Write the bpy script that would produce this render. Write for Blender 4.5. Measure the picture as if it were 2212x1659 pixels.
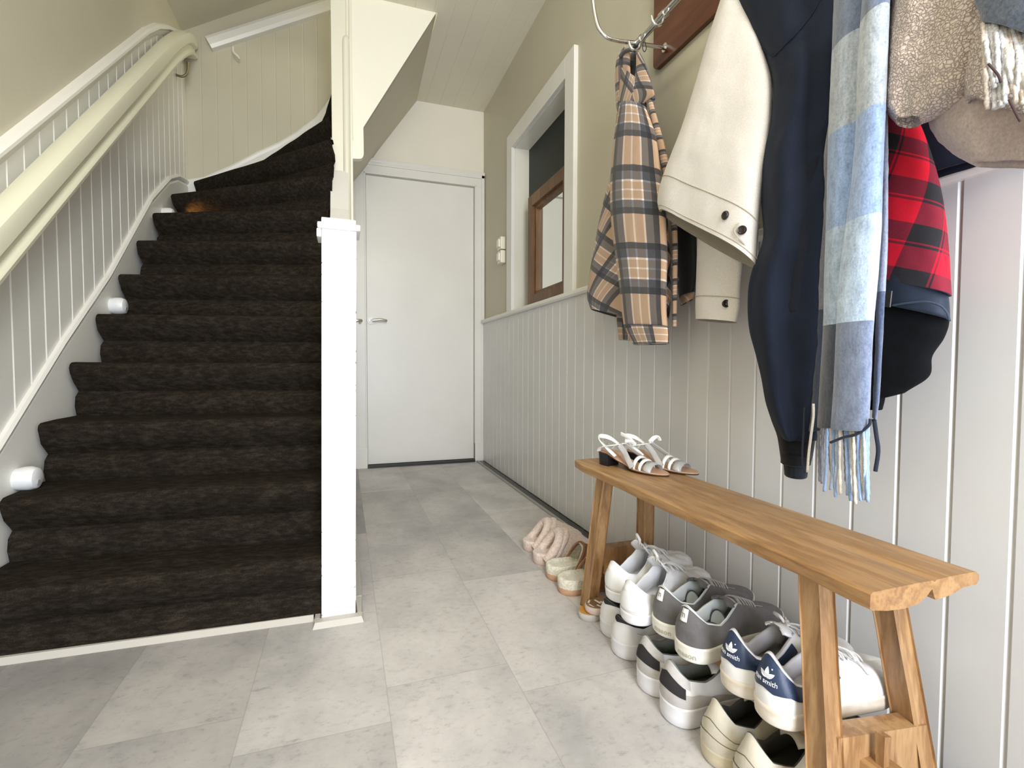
import bpy, bmesh, math, random
import numpy as np
from mathutils import Vector, Matrix, noise

for o in list(bpy.data.objects):
    bpy.data.objects.remove(o)
SC = bpy.context.scene
COL = SC.collection
PI = math.pi
R = math.radians

# ------------------------------------------------------------------ camera
F = 1063.0
YAW, PIT, ROL = R(18.84), R(-2.14), R(0.16)
CX, CY, CAMH = 1106.0, 829.5, 0.72
FW = Vector((math.sin(YAW)*math.cos(PIT), math.cos(YAW)*math.cos(PIT), math.sin(PIT)))
_r = Vector((math.cos(YAW), -math.sin(YAW), 0))
_u = _r.cross(FW)
RT = math.cos(ROL)*_r + math.sin(ROL)*_u
UP = -math.sin(ROL)*_r + math.cos(ROL)*_u
cam_data = bpy.data.cameras.new('camera')
cam_data.sensor_width = 36.0
cam_data.lens = F/2212.0*36.0
cam_data.clip_start = 0.02
cam_data.clip_end = 60
cam = bpy.data.objects.new('camera', cam_data)
COL.objects.link(cam)
M = Matrix((RT, UP, -FW)).transposed().to_4x4()
M.translation = Vector((0, 0, CAMH))
cam.matrix_world = M
SC.camera = cam

# survey helpers: where a line of sight meets a wall plane (x = const), a cross plane (y) or a level (z)
def ray(px, py):
    return FW + (px-CX)/F*RT - (py-CY)/F*UP
def at_x(px, py, x):
    d = ray(px, py); t = x/d.x
    return Vector((0, 0, CAMH)) + d*t
def at_y(px, py, y):
    d = ray(px, py); t = y/d.y
    return Vector((0, 0, CAMH)) + d*t
def at_z(px, py, z):
    d = ray(px, py); t = (z-CAMH)/d.z
    return Vector((0, 0, CAMH)) + d*t

# ------------------------------------------------------------------ view, world, lights
SC.view_settings.view_transform = 'Standard'
SC.view_settings.look = 'None'
SC.view_settings.exposure = 0.1
SC.view_settings.gamma = 1.0
SC.view_settings.use_curve_mapping = False
SC.cycles.use_denoising = True
SC.cycles.max_bounces = 10
SC.cycles.diffuse_bounces = 6
SC.cycles.sample_clamp_indirect = 6

world = bpy.data.worlds.new('world')
SC.world = world
world.use_nodes = True
world.node_tree.nodes['Background'].inputs[0].default_value = (0.75, 0.85, 1.0, 1)
world.node_tree.nodes['Background'].inputs[1].default_value = 0.6

def area(name, loc, aim, sx, sy, energy, color, spread=180):
    l = bpy.data.lights.new(name, 'AREA')
    l.shape = 'RECTANGLE'; l.size = sx; l.size_y = sy
    l.energy = energy; l.color = color; l.spread = R(spread)
    o = bpy.data.objects.new(name, l); COL.objects.link(o)
    o.location = loc
    o.rotation_euler = (Vector(aim)-Vector(loc)).to_track_quat('-Z', 'Y').to_euler()
    return o

# daylight through the glazed front door behind the camera, the fanlight over it, the upstairs window; plus an added overhead fill, no lamp hangs there
area('daylight_front_door', (0.25, -1.32, 1.00), (0.2, 3, 0.9), 0.80, 1.75, 59, (0.89, 0.96, 1.11))
area('daylight_fanlight', (0.25, -1.32, 2.27), (0.2, 3, 1.6), 0.80, 0.45, 31, (1.0, 0.94, 0.76))
area('daylight_upstairs', (0.95, 2.9, 3.25), (-0.9, 3.1, 2.8), 0.5, 0.7, 7, (1.0, 0.95, 0.74))
area('overhead_fill_light', (-0.1, 0.45, 2.5), (-0.2, 0.9, 0), 0.4, 0.4, 7.5, (1.0, 0.97, 0.86))

# ------------------------------------------------------------------ mesh helpers
def link(name, me, mat=None, parent=None, smooth=False):
    o = bpy.data.objects.new(name, me)
    COL.objects.link(o)
    if mat is not None:
        for m in (mat if isinstance(mat, (list, tuple)) else [mat]):
            me.materials.append(m)
    if parent is not None:
        o.parent = parent
    if smooth:
        me.polygons.foreach_set('use_smooth', [True]*len(me.polygons))
    return o
def obj(name, bm, mat=None, parent=None, smooth=False, sharp=None, normals=True):
    if normals:
        bmesh.ops.recalc_face_normals(bm, faces=bm.faces)
    me = bpy.data.meshes.new(name)
    bm.to_mesh(me); bm.free()
    o = link(name, me, mat, parent, smooth)
    if smooth and sharp:
        me.set_sharp_from_angle(angle=R(sharp))
    return o
def thing(name, label, cat, loc=(0, 0, 0), rotz=0.0, group=None):
    o = bpy.data.objects.new(name, None)
    o.empty_display_size = 0.05
    COL.objects.link(o)
    o.location = loc; o.rotation_euler = (0, 0, rotz)
    o['label'] = label; o['category'] = cat
    if group: o['group'] = group
    return o
def tag(o, label, cat, group=None):
    o['label'] = label; o['category'] = cat
    if group: o['group'] = group
    return o
def struct(o):
    o['kind'] = 'structure'
    return o
def box(bm, x0, x1, y0, y1, z0, z1, bev=0.0, mi=0, mtx=None):
    g = bmesh.ops.create_cube(bm, size=1.0)
    vs = g['verts']
    for v in vs:
        v.co = Vector((x0+(x1-x0)*(v.co.x+.5), y0+(y1-y0)*(v.co.y+.5), z0+(z1-z0)*(v.co.z+.5)))
    fs = set(f for v in vs for f in v.link_faces)
    for f in fs: f.material_index = mi
    if bev > 0:
        es = list(set(e for v in vs for e in v.link_edges))
        r = bmesh.ops.bevel(bm, geom=es, offset=bev, segments=2, profile=.7, affect='EDGES')
        vs = list(set(v for f in r['faces'] for v in f.verts) | set(v for v in vs if v.is_valid))
    if mtx is not None:
        for v in vs: v.co = mtx @ v.co
    return vs
def bx(name, x0, x1, y0, y1, z0, z1, mat, parent=None, bev=0.0, smooth=False):
    bm = bmesh.new(); box(bm, x0, x1, y0, y1, z0, z1, bev)
    return obj(name, bm, mat, parent, smooth)
def hexa(bm, lo, hi):
    """lo, hi: four points each, the same winding"""
    a = [bm.verts.new(p) for p in lo]; b = [bm.verts.new(p) for p in hi]
    bm.faces.new(a[::-1]); bm.faces.new(b)
    n = len(a)
    for i in range(n):
        j = (i+1) % n
        bm.faces.new((a[i], a[j], b[j], b[i]))
def prism(bm, pts, vec):
    v = Vector(vec)
    hexa(bm, [Vector(p) for p in pts], [Vector(p)+v for p in pts])
def tube(bm, pts, r, n=10, cap=True, flat=1.0, up=None, mi=0):
    """tube along a path; r a number or a list; flat squashes the second axis"""
    pts = [Vector(p) for p in pts]
    rs = r if isinstance(r, (list, tuple)) else [r]*len(pts)
    rings = []; nrm = None
    for i, p in enumerate(pts):
        t = (pts[min(i+1, len(pts)-1)] - pts[max(i-1, 0)]).normalized()
        if up is not None:
            a = Vector(up) - t*t.dot(Vector(up)); a.normalize()
        elif nrm is None:
            a = t.orthogonal().normalized()
        else:
            a = (nrm - t*nrm.dot(t)).normalized()
        nrm = a
        b = t.cross(a)
        rings.append([bm.verts.new(p + a*math.cos(2*PI*k/n)*rs[i]*flat + b*math.sin(2*PI*k/n)*rs[i]) for k in range(n)])
    for i in range(len(rings)-1):
        for k in range(n):
            f = bm.faces.new((rings[i][k], rings[i][(k+1) % n], rings[i+1][(k+1) % n], rings[i+1][k]))
            f.material_index = mi
    if cap:
        bm.faces.new(rings[0][::-1]).material_index = mi
        bm.faces.new(rings[-1]).material_index = mi
def spline(pts, n=8):
    """Catmull-Rom through the points"""
    P = [Vector(p) for p in pts]
    P = [P[0]*2-P[1]] + P + [P[-1]*2-P[-2]]
    out = []
    for i in range(1, len(P)-2):
        for k in range(n):
            t = k/n
            out.append(0.5*((2*P[i]) + (-P[i-1]+P[i+1])*t + (2*P[i-1]-5*P[i]+4*P[i+1]-P[i+2])*t*t + (-P[i-1]+3*P[i]-3*P[i+1]+P[i+2])*t**3))
    out.append(P[-2].copy())
    return out
def grid_mesh(name, G, mat, parent=None, close_u=False, uv=None, smooth=True, sharp=None, solid=0.0):
    """G[i][j] points; uv(i,j) -> (u,v)"""
    n = len(G); m = len(G[0])
    vs = [tuple(p) for row in G for p in row]
    fs = []; 
    for i in range(n-1):
        for j in range(m if close_u else m-1):
            k = (j+1) % m
            fs.append((i*m+j, i*m+k, (i+1)*m+k, (i+1)*m+j))
    me = bpy.data.meshes.new(name)
    me.from_pydata(vs, [], fs)
    if uv is not None:
        ul = me.uv_layers.new(name='uv')
        d = []
        for i in range(n-1):
            for j in range(m if close_u else m-1):
                d += [*uv(i, j), *uv(i, j+1), *uv(i+1, j+1), *uv(i+1, j)]
        ul.data.foreach_set('uv', d)
    me.update()
    o = link(name, me, mat, parent, smooth)
    if sharp: me.set_sharp_from_angle(angle=R(sharp))
    if solid:
        md = o.modifiers.new('thickness', 'SOLIDIFY'); md.thickness = solid; md.offset = 0
    return o
def lerp(a, b, t): return a+(b-a)*t
def interp(x, xs, ys):
    return float(np.interp(x, xs, ys))
def sm(t):
    t = max(0.0, min(1.0, t)); return t*t*(3-2*t)

# ------------------------------------------------------------------ material helpers
def mat(name, col, rough=0.6, metal=0.0, bump=0.0, bscale=80.0, var=0.0, vscale=6.0, sheen=0.0, coat=0.0, alpha=None, stretch=None, trans=0.0, col2=None, spec=None, detail=4.0):
    m = bpy.data.materials.new(name); m.use_nodes = True
    nt = m.node_tree; b = nt.nodes['Principled BSDF']
    b.inputs['Base Color'].default_value = (*col, 1)
    b.inputs['Roughness'].default_value = rough
    b.inputs['Metallic'].default_value = metal
    if sheen: b.inputs['Sheen Weight'].default_value = sheen
    if coat: b.inputs['Coat Weight'].default_value = coat; b.inputs['Coat Roughness'].default_value = .15
    if trans: b.inputs['Transmission Weight'].default_value = trans
    if spec is not None: b.inputs['Specular IOR Level'].default_value = spec
    tc = nt.nodes.new('ShaderNodeTexCoord')
    mp = nt.nodes.new('ShaderNodeMapping'); nt.links.new(tc.outputs['Object'], mp.inputs[0])
    if stretch: mp.inputs['Scale'].default_value = stretch
    if var or col2:
        n1 = nt.nodes.new('ShaderNodeTexNoise'); n1.inputs['Scale'].default_value = vscale; n1.inputs['Detail'].default_value = detail
        nt.links.new(mp.outputs[0], n1.inputs['Vector'])
        rp = nt.nodes.new('ShaderNodeValToRGB')
        rp.color_ramp.elements[0].position = .3; rp.color_ramp.elements[1].position = .7
        a = col if col2 else tuple(c*(1-var) for c in col)
        c2 = col2 if col2 else tuple(min(1, c*(1+var)) for c in col)
        rp.color_ramp.elements[0].color = (*a, 1); rp.color_ramp.elements[1].color = (*c2, 1)
        nt.links.new(n1.outputs['Fac'], rp.inputs[0]); nt.links.new(rp.outputs[0], b.inputs['Base Color'])
    if bump:
        n2 = nt.nodes.new('ShaderNodeTexNoise'); n2.inputs['Scale'].default_value = bscale; n2.inputs['Detail'].default_value = 5
        nt.links.new(mp.outputs[0], n2.inputs['Vector'])
        bp = nt.nodes.new('ShaderNodeBump'); bp.inputs['Strength'].default_value = bump; bp.inputs['Distance'].default_value = .004
        nt.links.new(n2.outputs['Fac'], bp.inputs['Height']); nt.links.new(bp.outputs[0], b.inputs['Normal'])
    return m
class NT:
    """tiny node-building helper"""
    def __init__(s, m):
        s.m = m; s.nt = m.node_tree; s.b = s.nt.nodes.get('Principled BSDF')
    def n(s, t, **kw):
        x = s.nt.nodes.new(t)
        for k, v in kw.items():
            if k.startswith('i_'): x.inputs[int(k[2:])].default_value = v
            else: setattr(x, k, v)
        return x
    def l(s, a, b): s.nt.links.new(a, b)
    def math(s, op, a, b=None, c=None, clamp=False):
        x = s.nt.nodes.new('ShaderNodeMath'); x.operation = op; x.use_clamp = clamp
        for i, v in enumerate((a, b, c)):
            if v is None: continue
            if isinstance(v, (int, float)): x.inputs[i].default_value = v
            else: s.l(v, x.inputs[i])
        return x.outputs[0]
    def mix(s, f, a, b, blend='MIX'):
        x = s.nt.nodes.new('ShaderNodeMix'); x.data_type = 'RGBA'; x.blend_type = blend
        for sock, v in ((x.inputs[0], f), (x.inputs[6], a), (x.inputs[7], b)):
            if isinstance(v, (int, float)): sock.default_value = v
            elif isinstance(v, tuple): sock.default_value = (*v, 1) if len(v) == 3 else v
            else: s.l(v, sock)
        return x.outputs[2]
    def noise(s, vec, scale, detail=4, rough=.5):
        x = s.nt.nodes.new('ShaderNodeTexNoise'); x.inputs['Scale'].default_value = scale
        x.inputs['Detail'].default_value = detail; x.inputs['Roughness'].default_value = rough
        if vec is not None: s.l(vec, x.inputs['Vector'])
        return x.outputs['Fac']
    def ramp(s, fac, stops):
        x = s.nt.nodes.new('ShaderNodeValToRGB'); cr = x.color_ramp
        while len(cr.elements) > 1: cr.elements.remove(cr.elements[0])
        for i, (p, c) in enumerate(stops):
            e = cr.elements[0] if i == 0 else cr.elements.new(p)
            e.position = p; e.color = (*c, 1) if len(c) == 3 else c
        s.l(fac, x.inputs[0]); return x.outputs[0]
    def bump(s, h, strength, dist=.003):
        x = s.nt.nodes.new('ShaderNodeBump'); x.inputs['Strength'].default_value = strength; x.inputs['Distance'].default_value = dist
        s.l(h, x.inputs['Height']); s.l(x.outputs[0], s.b.inputs['Normal'])
def newmat(name, rough=.7):
    m = bpy.data.materials.new(name); m.use_nodes = True
    k = NT(m); k.b.inputs['Roughness'].default_value = rough
    return m, k
def objvec(k, scale=(1, 1, 1)):
    tc = k.n('ShaderNodeTexCoord'); mp = k.n('ShaderNodeMapping')
    mp.inputs['Scale'].default_value = scale
    k.l(tc.outputs['Object'], mp.inputs[0]); return mp.outputs[0]

# ================================================================== the room
def floor_material():
    m, k = newmat('concrete_look_floor', .5)
    v = objvec(k)
    sx = k.n('ShaderNodeSeparateXYZ'); k.l(v, sx.inputs[0])
    X, Y = sx.outputs[0], sx.outputs[1]
    # boards 0.284 m wide running along the hall, end joints staggered per board
    u = k.math('DIVIDE', k.math('SUBTRACT', X, 0.083), 0.284)
    fl = k.math('FLOOR', u); fr = k.math('FRACT', u)
    w = k.math('DIVIDE', k.math('ADD', k.math('SUBTRACT', Y, 0.515), k.math('MULTIPLY', k.math('MODULO', k.math('ABSOLUTE', fl), 2.0), 0.11)), 0.59)
    fl2 = k.math('FLOOR', w); fr2 = k.math('FRACT', w)
    ex = k.math('MINIMUM', fr, k.math('SUBTRACT', 1.0, fr))
    ey = k.math('MINIMUM', fr2, k.math('SUBTRACT', 1.0, fr2))
    seam = k.math('MAXIMUM', k.math('LESS_THAN', ex, 0.0045), k.math('LESS_THAN', ey, 0.0022))
    idv = k.n('ShaderNodeCombineXYZ'); k.l(fl, idv.inputs[0]); k.l(fl2, idv.inputs[1])
    wn = k.n('ShaderNodeTexWhiteNoise'); k.l(idv.outputs[0], wn.inputs[0])
    off = k.n('ShaderNodeVectorMath', operation='SCALE'); k.l(wn.outputs['Color'], off.inputs[0]); off.inputs['Scale'].default_value = 9
    ad = k.n('ShaderNodeVectorMath', operation='ADD'); k.l(v, ad.inputs[0]); k.l(off.outputs[0], ad.inputs[1])
    st = k.n('ShaderNodeMapping'); st.inputs['Scale'].default_value = (1.2, .9, 1); k.l(ad.outputs[0], st.inputs[0])
    big = k.noise(st.outputs[0], 3.2, 6, .62)
    base = k.ramp(big, [(.22, (.33, .325, .33)), (.42, (.45, .435, .435)), (.58, (.555, .53, .52)), (.78, (.65, .63, .625))])
    st2 = k.n('ShaderNodeMapping'); st2.inputs['Scale'].default_value = (.75, 1.0, 1); k.l(ad.outputs[0], st2.inputs[0])
    fine = k.noise(st2.outputs[0], 60, 9, .78)
    sp = k.ramp(fine, [(.30, (.62, .61, .60)), (.46, (1, 1, 1)), (.7, (1.1, 1.09, 1.07))])
    c = k.mix(.75, base, sp, 'MULTIPLY')
    tone = k.math('MULTIPLY', k.math('ADD', .9, k.math('MULTIPLY', wn.outputs['Value'], .2)), k.math('ADD', 1.0, k.math('MULTIPLY', k.math('MINIMUM', fl, 0.0), .13)))  # leftward boards darker: greyer print, plus dimmer light put into the colour
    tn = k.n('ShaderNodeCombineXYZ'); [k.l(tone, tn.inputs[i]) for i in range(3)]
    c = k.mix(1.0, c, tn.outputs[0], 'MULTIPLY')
    # scraped patches
    st3 = k.n('ShaderNodeMapping'); st3.inputs['Scale'].default_value = (1.0, 3.0, 1); k.l(ad.outputs[0], st3.inputs[0])
    sc = k.ramp(k.noise(st3.outputs[0], 13, 8, .8), [(.60, (0, 0, 0)), (.66, (1, 1, 1))])
    c = k.mix(k.math('MULTIPLY', sc, .35), c, (.13, .125, .12))
    c = k.mix(k.math('MULTIPLY', seam, .22), c, (.12, .115, .11))
    k.l(c, k.b.inputs['Base Color'])
    rg = k.math('ADD', .42, k.math('MULTIPLY', fine, .2)); k.l(rg, k.b.inputs['Roughness'])
    k.bump(k.math('SUBTRACT', fine, seam), .12, .001)
    return m

def paint(name, col, rough=.45, bump=.08, scale=14, var=.03, spec=None):
    return mat(name, col, rough, bump=bump, bscale=scale, var=var, vscale=3.0, spec=spec)
WALL = paint('wall_plaster_cream', (.55, .515, .405), .5, .10, 30)
WHITE = paint('gloss_paint_white', (.78, .765, .68), .28, .05, 18)
WHITE2 = paint('satin_paint_cream', (.78, .77, .73), .35, .06, 22)
PANEL = paint('panel_paint_greige', (.645, .64, .63), .30, .05, 20)
CEIL = paint('ceiling_paint', (.76, .72, .60), .5, .05, 18)
BLACK = mat('black_rubber', (.018, .017, .017), .45)
DARKGAP = mat('gap_shadow_black', (.02, .018, .017), .25)

def chipped():
    m, k = newmat('chipped_white_gloss', .3)
    v = objvec(k)
    n = k.noise(v, 75, 4, .65)
    sx = k.n('ShaderNodeSeparateXYZ'); k.l(v, sx.inputs[0])
    edge = k.math('MULTIPLY', k.math('GREATER_THAN', k.math('ABSOLUTE', sx.outputs[0]), .0436), k.math('GREATER_THAN', k.math('ABSOLUTE', sx.outputs[1]), .040))
    f = k.math('MULTIPLY', k.math('GREATER_THAN', n, .635), edge)
    low = k.math('MULTIPLY', k.math('LESS_THAN', sx.outputs[2], .10), k.math('GREATER_THAN', k.noise(v, 50, 5, .7), .66))
    f = k.math('MAXIMUM', f, k.math('MULTIPLY', low, .6))
    c = k.mix(f, (.86, .86, .85), (.11, .075, .055))
    k.l(c, k.b.inputs['Base Color'])
    k.bump(k.noise(v, 9, 3), .12, .002)
    return m
CHIP = chipped()

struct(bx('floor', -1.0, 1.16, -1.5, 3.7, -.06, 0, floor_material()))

WX = 1.0      # right wall face
NY0, NY1, NZ0, NZ1 = 2.125, 2.89, 1.06, 2.05
def wall_right():
    bm = bmesh.new()
    box(bm, WX, WX+.16, -1.5, NY0, 0, 2.6)
    box(bm, WX, WX+.16, NY1, 3.7, 0, 2.6)
    box(bm, WX, WX+.16, NY0, NY1, 0, NZ0)
    box(bm, WX, WX+.16, NY0, NY1, NZ1, 2.6)
    return struct(obj('wall_right', bm, WALL))
wall_right()
def wall_far():
    bm = bmesh.new()
    prism(bm, [(-.02, 3.6, 0), (1.16, 3.6, 0), (1.16, 3.6, 2.6), (.51, 3.6, 2.6), (-.02, 3.6, 1.87)], (0, .1, 0))
    return struct(obj('wall_far', bm, paint('far_wall_cream', (.84, .81, .71), .5, .08, 26)))
wall_far()
bm = bmesh.new(); box(bm, -1.0, -.9, -1.5, 3.6, 0, 2.72); struct(obj('wall_left', bm, WALL))
# wall behind the camera with the opening of the glazed front door and its fanlight
bm = bmesh.new()
box(bm, -.9, -.2, -1.5, -1.4, 0, 2.6); box(bm, .7, 1.0, -1.5, -1.4, 0, 2.6)
box(bm, -.2, .7, -1.5, -1.4, 1.95, 2.03); box(bm, -.2, .7, -1.5, -1.4, 2.52, 2.6)
struct(obj('wall_entrance', bm, WALL))
def front_door():
    bm = bmesh.new()
    box(bm, -.2, -.12, -1.47, -1.42, .0, 1.95); box(bm, .62, .7, -1.47, -1.42, .0, 1.95)
    box(bm, -.12, .62, -1.47, -1.42, 0, .12); box(bm, -.12, .62, -1.47, -1.42, 1.87, 1.95)
    box(bm, -.12, .62, -1.47, -1.42, .95, 1.02)
    o = struct(obj('door_1', bm, WHITE))
    g = mat('clear_glass', (1, 1, 1), .02, trans=1.0)
    bx('door_pane', -.12, .62, -1.448, -1.442, .12, 1.87, g, o)
front_door()
# back wall of the stairwell
bm = bmesh.new(); prism(bm, [(-.9, 3.5, 0), (-.03, 3.5, 0), (-.03, 3.5, 1.9), (.16, 3.5, 2.13), (.5, 3.5, 2.62), (.55, 3.5, 3.9), (-.9, 3.5, 3.9)], (0, .098, 0)); struct(obj('wall_stairwell', bm, WALL))

# ---- V-grooved boards: a ribbon in plan extruded between two height functions
def boards(name, a0, a1, pitch, first, place, lo, hi, m, depth=.005, half=.0045, parent=None, step=None):
    """place(a, d, z) -> point; d is the depth of the groove below the face"""
    cuts = [(a0, 0)]
    g = first
    while g < a0+half: g += pitch
    while g < a1-half:
        cuts += [(g-half, 0), (g, depth), (g+half, 0)]
        if step:
            q = g+half
            while q+step < min(g+pitch-half, a1): q += step; cuts.append((q, 0))
        g += pitch
    cuts.append((a1, 0))
    bm = bmesh.new(); prev = None
    for a, d in cuts:
        v0 = bm.verts.new(place(a, d, lo(a))); v1 = bm.verts.new(place(a, d, hi(a)))
        if prev: bm.faces.new((prev[0], v0, v1, prev[1]))
        prev = (v0, v1)
    o = obj(name, bm, m, parent, normals=False)
    return o
struct(boards('trim_1', .0-1.4, 3.57, .0855, .038, lambda a, d, z: (.985+d, a, z), lambda a: .009, lambda a: 1.035, PANEL))
# dado rail on top of the boards
bm = bmesh.new()
prism(bm, [(.999, -1.4, 1.032), (.974, -1.4, 1.032), (.966, -1.4, 1.040), (.966, -1.4, 1.052), (.972, -1.4, 1.058), (.999, -1.4, 1.058)], (0, 4.96, 0))
struct(obj('trim_2', bm, WHITE2))
struct(bx('trim_gap_shadow', .945, .985, -1.4, 3.55, .0, .006, DARKGAP))  # flat black strip painting the shadow in the gap below the boards
struct(bx('trim_3', .931, .945, -1.4, 3.55, .0, .010, mat('grey_floor_bead', (.33, .32, .30), .4), bev=.004))

# ---- niche with its casing, dark back and the wooden mirror
bm = bmesh.new()
C0, C1, CZ = 2.03, 2.985, 2.146
box(bm, .979, 1.001, C0, NY0, 1.058, CZ, .003); box(bm, .979, 1.001, NY1, C1, 1.058, CZ, .003)
box(bm, .979, 1.001, NY0, NY1, NZ1, CZ, .003)
ca = struct(obj('trim_4', bm, WHITE2))
struct(bx('wall_niche_back', 1.092, 1.12, NY0-.05, NY1+.05, NZ0-.05, NZ1+.05, mat('dark_green_niche_back', (.010, .014, .012), .55)))
bm = bmesh.new()
box(bm, 1.0, 1.092, NY1-.004, NY1+.01, NZ0, NZ1); box(bm, 1.0, 1.092, NY0-.01, NY0+.004, NZ0, NZ1)
box(bm, 1.0, 1.092, NY0, NY1, NZ1-.004, NZ1+.01); box(bm, 1.0, 1.092, NY0, NY1, NZ0-.01, NZ0+.004)
struct(obj('trim_5', bm, WHITE))

def wood(name, c1, c2, c3, axis='y', scale=9, rough=.5, wave=1.0):
    m, k = newmat(name, rough)
    s = {'x': (.12, 1, 1), 'y': (1, .12, 1), 'z': (1, 1, .12)}[axis]
    v = objvec(k, s)
    n1 = k.noise(v, scale, 6, .6)
    n2 = k.noise(v, scale*9, 5, .6)
    f = k.math('ADD', k.math('MULTIPLY', n1, .7*wave), k.math('MULTIPLY', n2, .3))
    sn = k.math('FRACT', k.math('MULTIPLY', n1, 5.0))
    tri = k.math('ABSOLUTE', k.math('SUBTRACT', sn, .5))
    f = k.math('ADD', f, k.math('MULTIPLY', tri, .22))
    c = k.ramp(f, [(.36, c1), (.55, c2), (.75, c3)])
    k.l(c, k.b.inputs['Base Color'])
    k.bump(n2, .25, .001)
    return m
def mirror():
    MZ0, MZ1, MY0, MY1 = 1.066, 1.70, 2.19, 2.735
    t = thing('wall_mirror', 'brown wooden framed mirror standing in the dark niche of the right wall', 'mirror', (1.06, 2.46, MZ0))
    W = wood('mirror_wood', (.075, .034, .013), (.17, .085, .036), (.26, .145, .07), 'z', 7)
    fw = .062
    def ring(bm, y0, y1, z0, z1, w, x0, x1):
        # mitred frame
        o_ = [(y0, z0), (y1, z0), (y1, z1), (y0, z1)]; i_ = [(y0+w, z0+w), (y1-w, z0+w), (y1-w, z1-w), (y0+w, z1-w)]
        for a in range(4):
            b = (a+1) % 4
            hexa(bm, [(x0, *o_[a]), (x0, *o_[b]), (x0, *i_[b]), (x0, *i_[a])], [(x1, *o_[a]), (x1, *o_[b]), (x1, *i_[b]), (x1, *i_[a])])
    bm = bmesh.new()
    ring(bm, MY0-2.46, MY1-2.46, 0, MZ1-MZ0, fw, -.030, .03)
    obj('frame', bm, W, t)
    bm = bmesh.new()
    ring(bm, MY0+fw-.006-2.46, MY1-fw+.006-2.46, fw-.006, MZ1-MZ0-fw+.006, .026, -.012, .03)
    obj('inner_frame', bm, W, t)
    g = mat('mirror_glass', (.86, .88, .84), .03, metal=1.0)
    bx('glass', .004, .012, MY0+fw-2.46, MY1-fw-2.46, fw, MZ1-MZ0-fw, g, t)
mirror()

# ---- light switches beside the niche
def switch(z0, z1, label):
    t = thing('light_switch', label, 'switch', (1.0, 3.1, (z0+z1)/2), group='light switches')
    h = (z1-z0)/2
    bx('cover', -.035, -.0005, -.038, .038, -h, h, mat('switch_plastic', (.82, .80, .68), .35), t, bev=.006)
    bx('rocker', -.045, -.034, -.024, .024, -h*.6, h*.6, mat('rocker_plastic', (.85, .83, .72), .3), t, bev=.003)
switch(1.475, 1.555, 'white light switch, the upper of two left of the niche')
switch(1.388, 1.468, 'white light switch, the lower of two left of the niche')

# ---- door at the end of the hall
def far_door():
    fr = struct(thing('door_2', '', '', (0, 0, 0)))
    del fr['label'], fr['category']
    bx('door_leaf', .153, .918, 3.583, 3.6, .022, 2.028, WHITE2, fr, bev=.002)
    bm = bmesh.new()
    # casing with its stepped moulding
    for x0, x1 in ((.062, .150), (.922, .996)):
        box(bm, x0, x1, 3.566, 3.6, 0, 2.036, .002)
    box(bm, .062, .996, 3.566, 3.6, 2.036, 2.12, .002)
    box(bm, .052, .998, 3.556, 3.6, 2.118, 2.142, .004)
    for x0, x1 in ((.140, .150), (.922, .932)): box(bm, x0, x1, 3.558, 3.57, 0, 2.044, .002)
    box(bm, .140, .932, 3.558, 3.57, 2.036, 2.046, .002)
    for x0, x1 in ((.062, .086), (.972, .996)): box(bm, x0, x1, 3.556, 3.57, 0, 2.12, .003)
    box(bm, .062, .996, 3.556, 3.57, 2.096, 2.12, .003)
    box(bm, .052, .15, 3.553, 3.58, 0, .14, .003); box(bm, .922, .99, 3.553, 3.58, 0, .14, .003)
    obj('door_frame', bm, WHITE2, fr)
    bx('threshold', .15, .922, 3.545, 3.6, 0, .018, BLACK, fr)
    h = thing('door_handle', '', '', (0, 0, 0)); del h['label'], h['category']
    bm = bmesh.new()
    CH = mat('handle_steel', (.66, .65, .60), .28, metal=1.0)
    tube(bm, [(.182, 3.583, 1.03), (.182, 3.572, 1.03)], .026, 24)
    RO = obj('handle_rose', bm, mat('rose_white', (.85, .84, .78), .3), fr, True, 40)
    bm = bmesh.new()
    tube(bm, [(.182, 3.575, 1.03), (.182, 3.548, 1.03)], .012, 14)
    tube(bm, spline([(.175, 3.545, 1.03), (.20, 3.543, 1.031), (.24, 3.543, 1.036), (.275, 3.547, 1.032), (.283, 3.552, 1.031)], 5), .0095, 12)
    obj('door_handle', bm, CH, fr, True, 50)
    bpy.data.objects.remove(h)
far_door()

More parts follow.
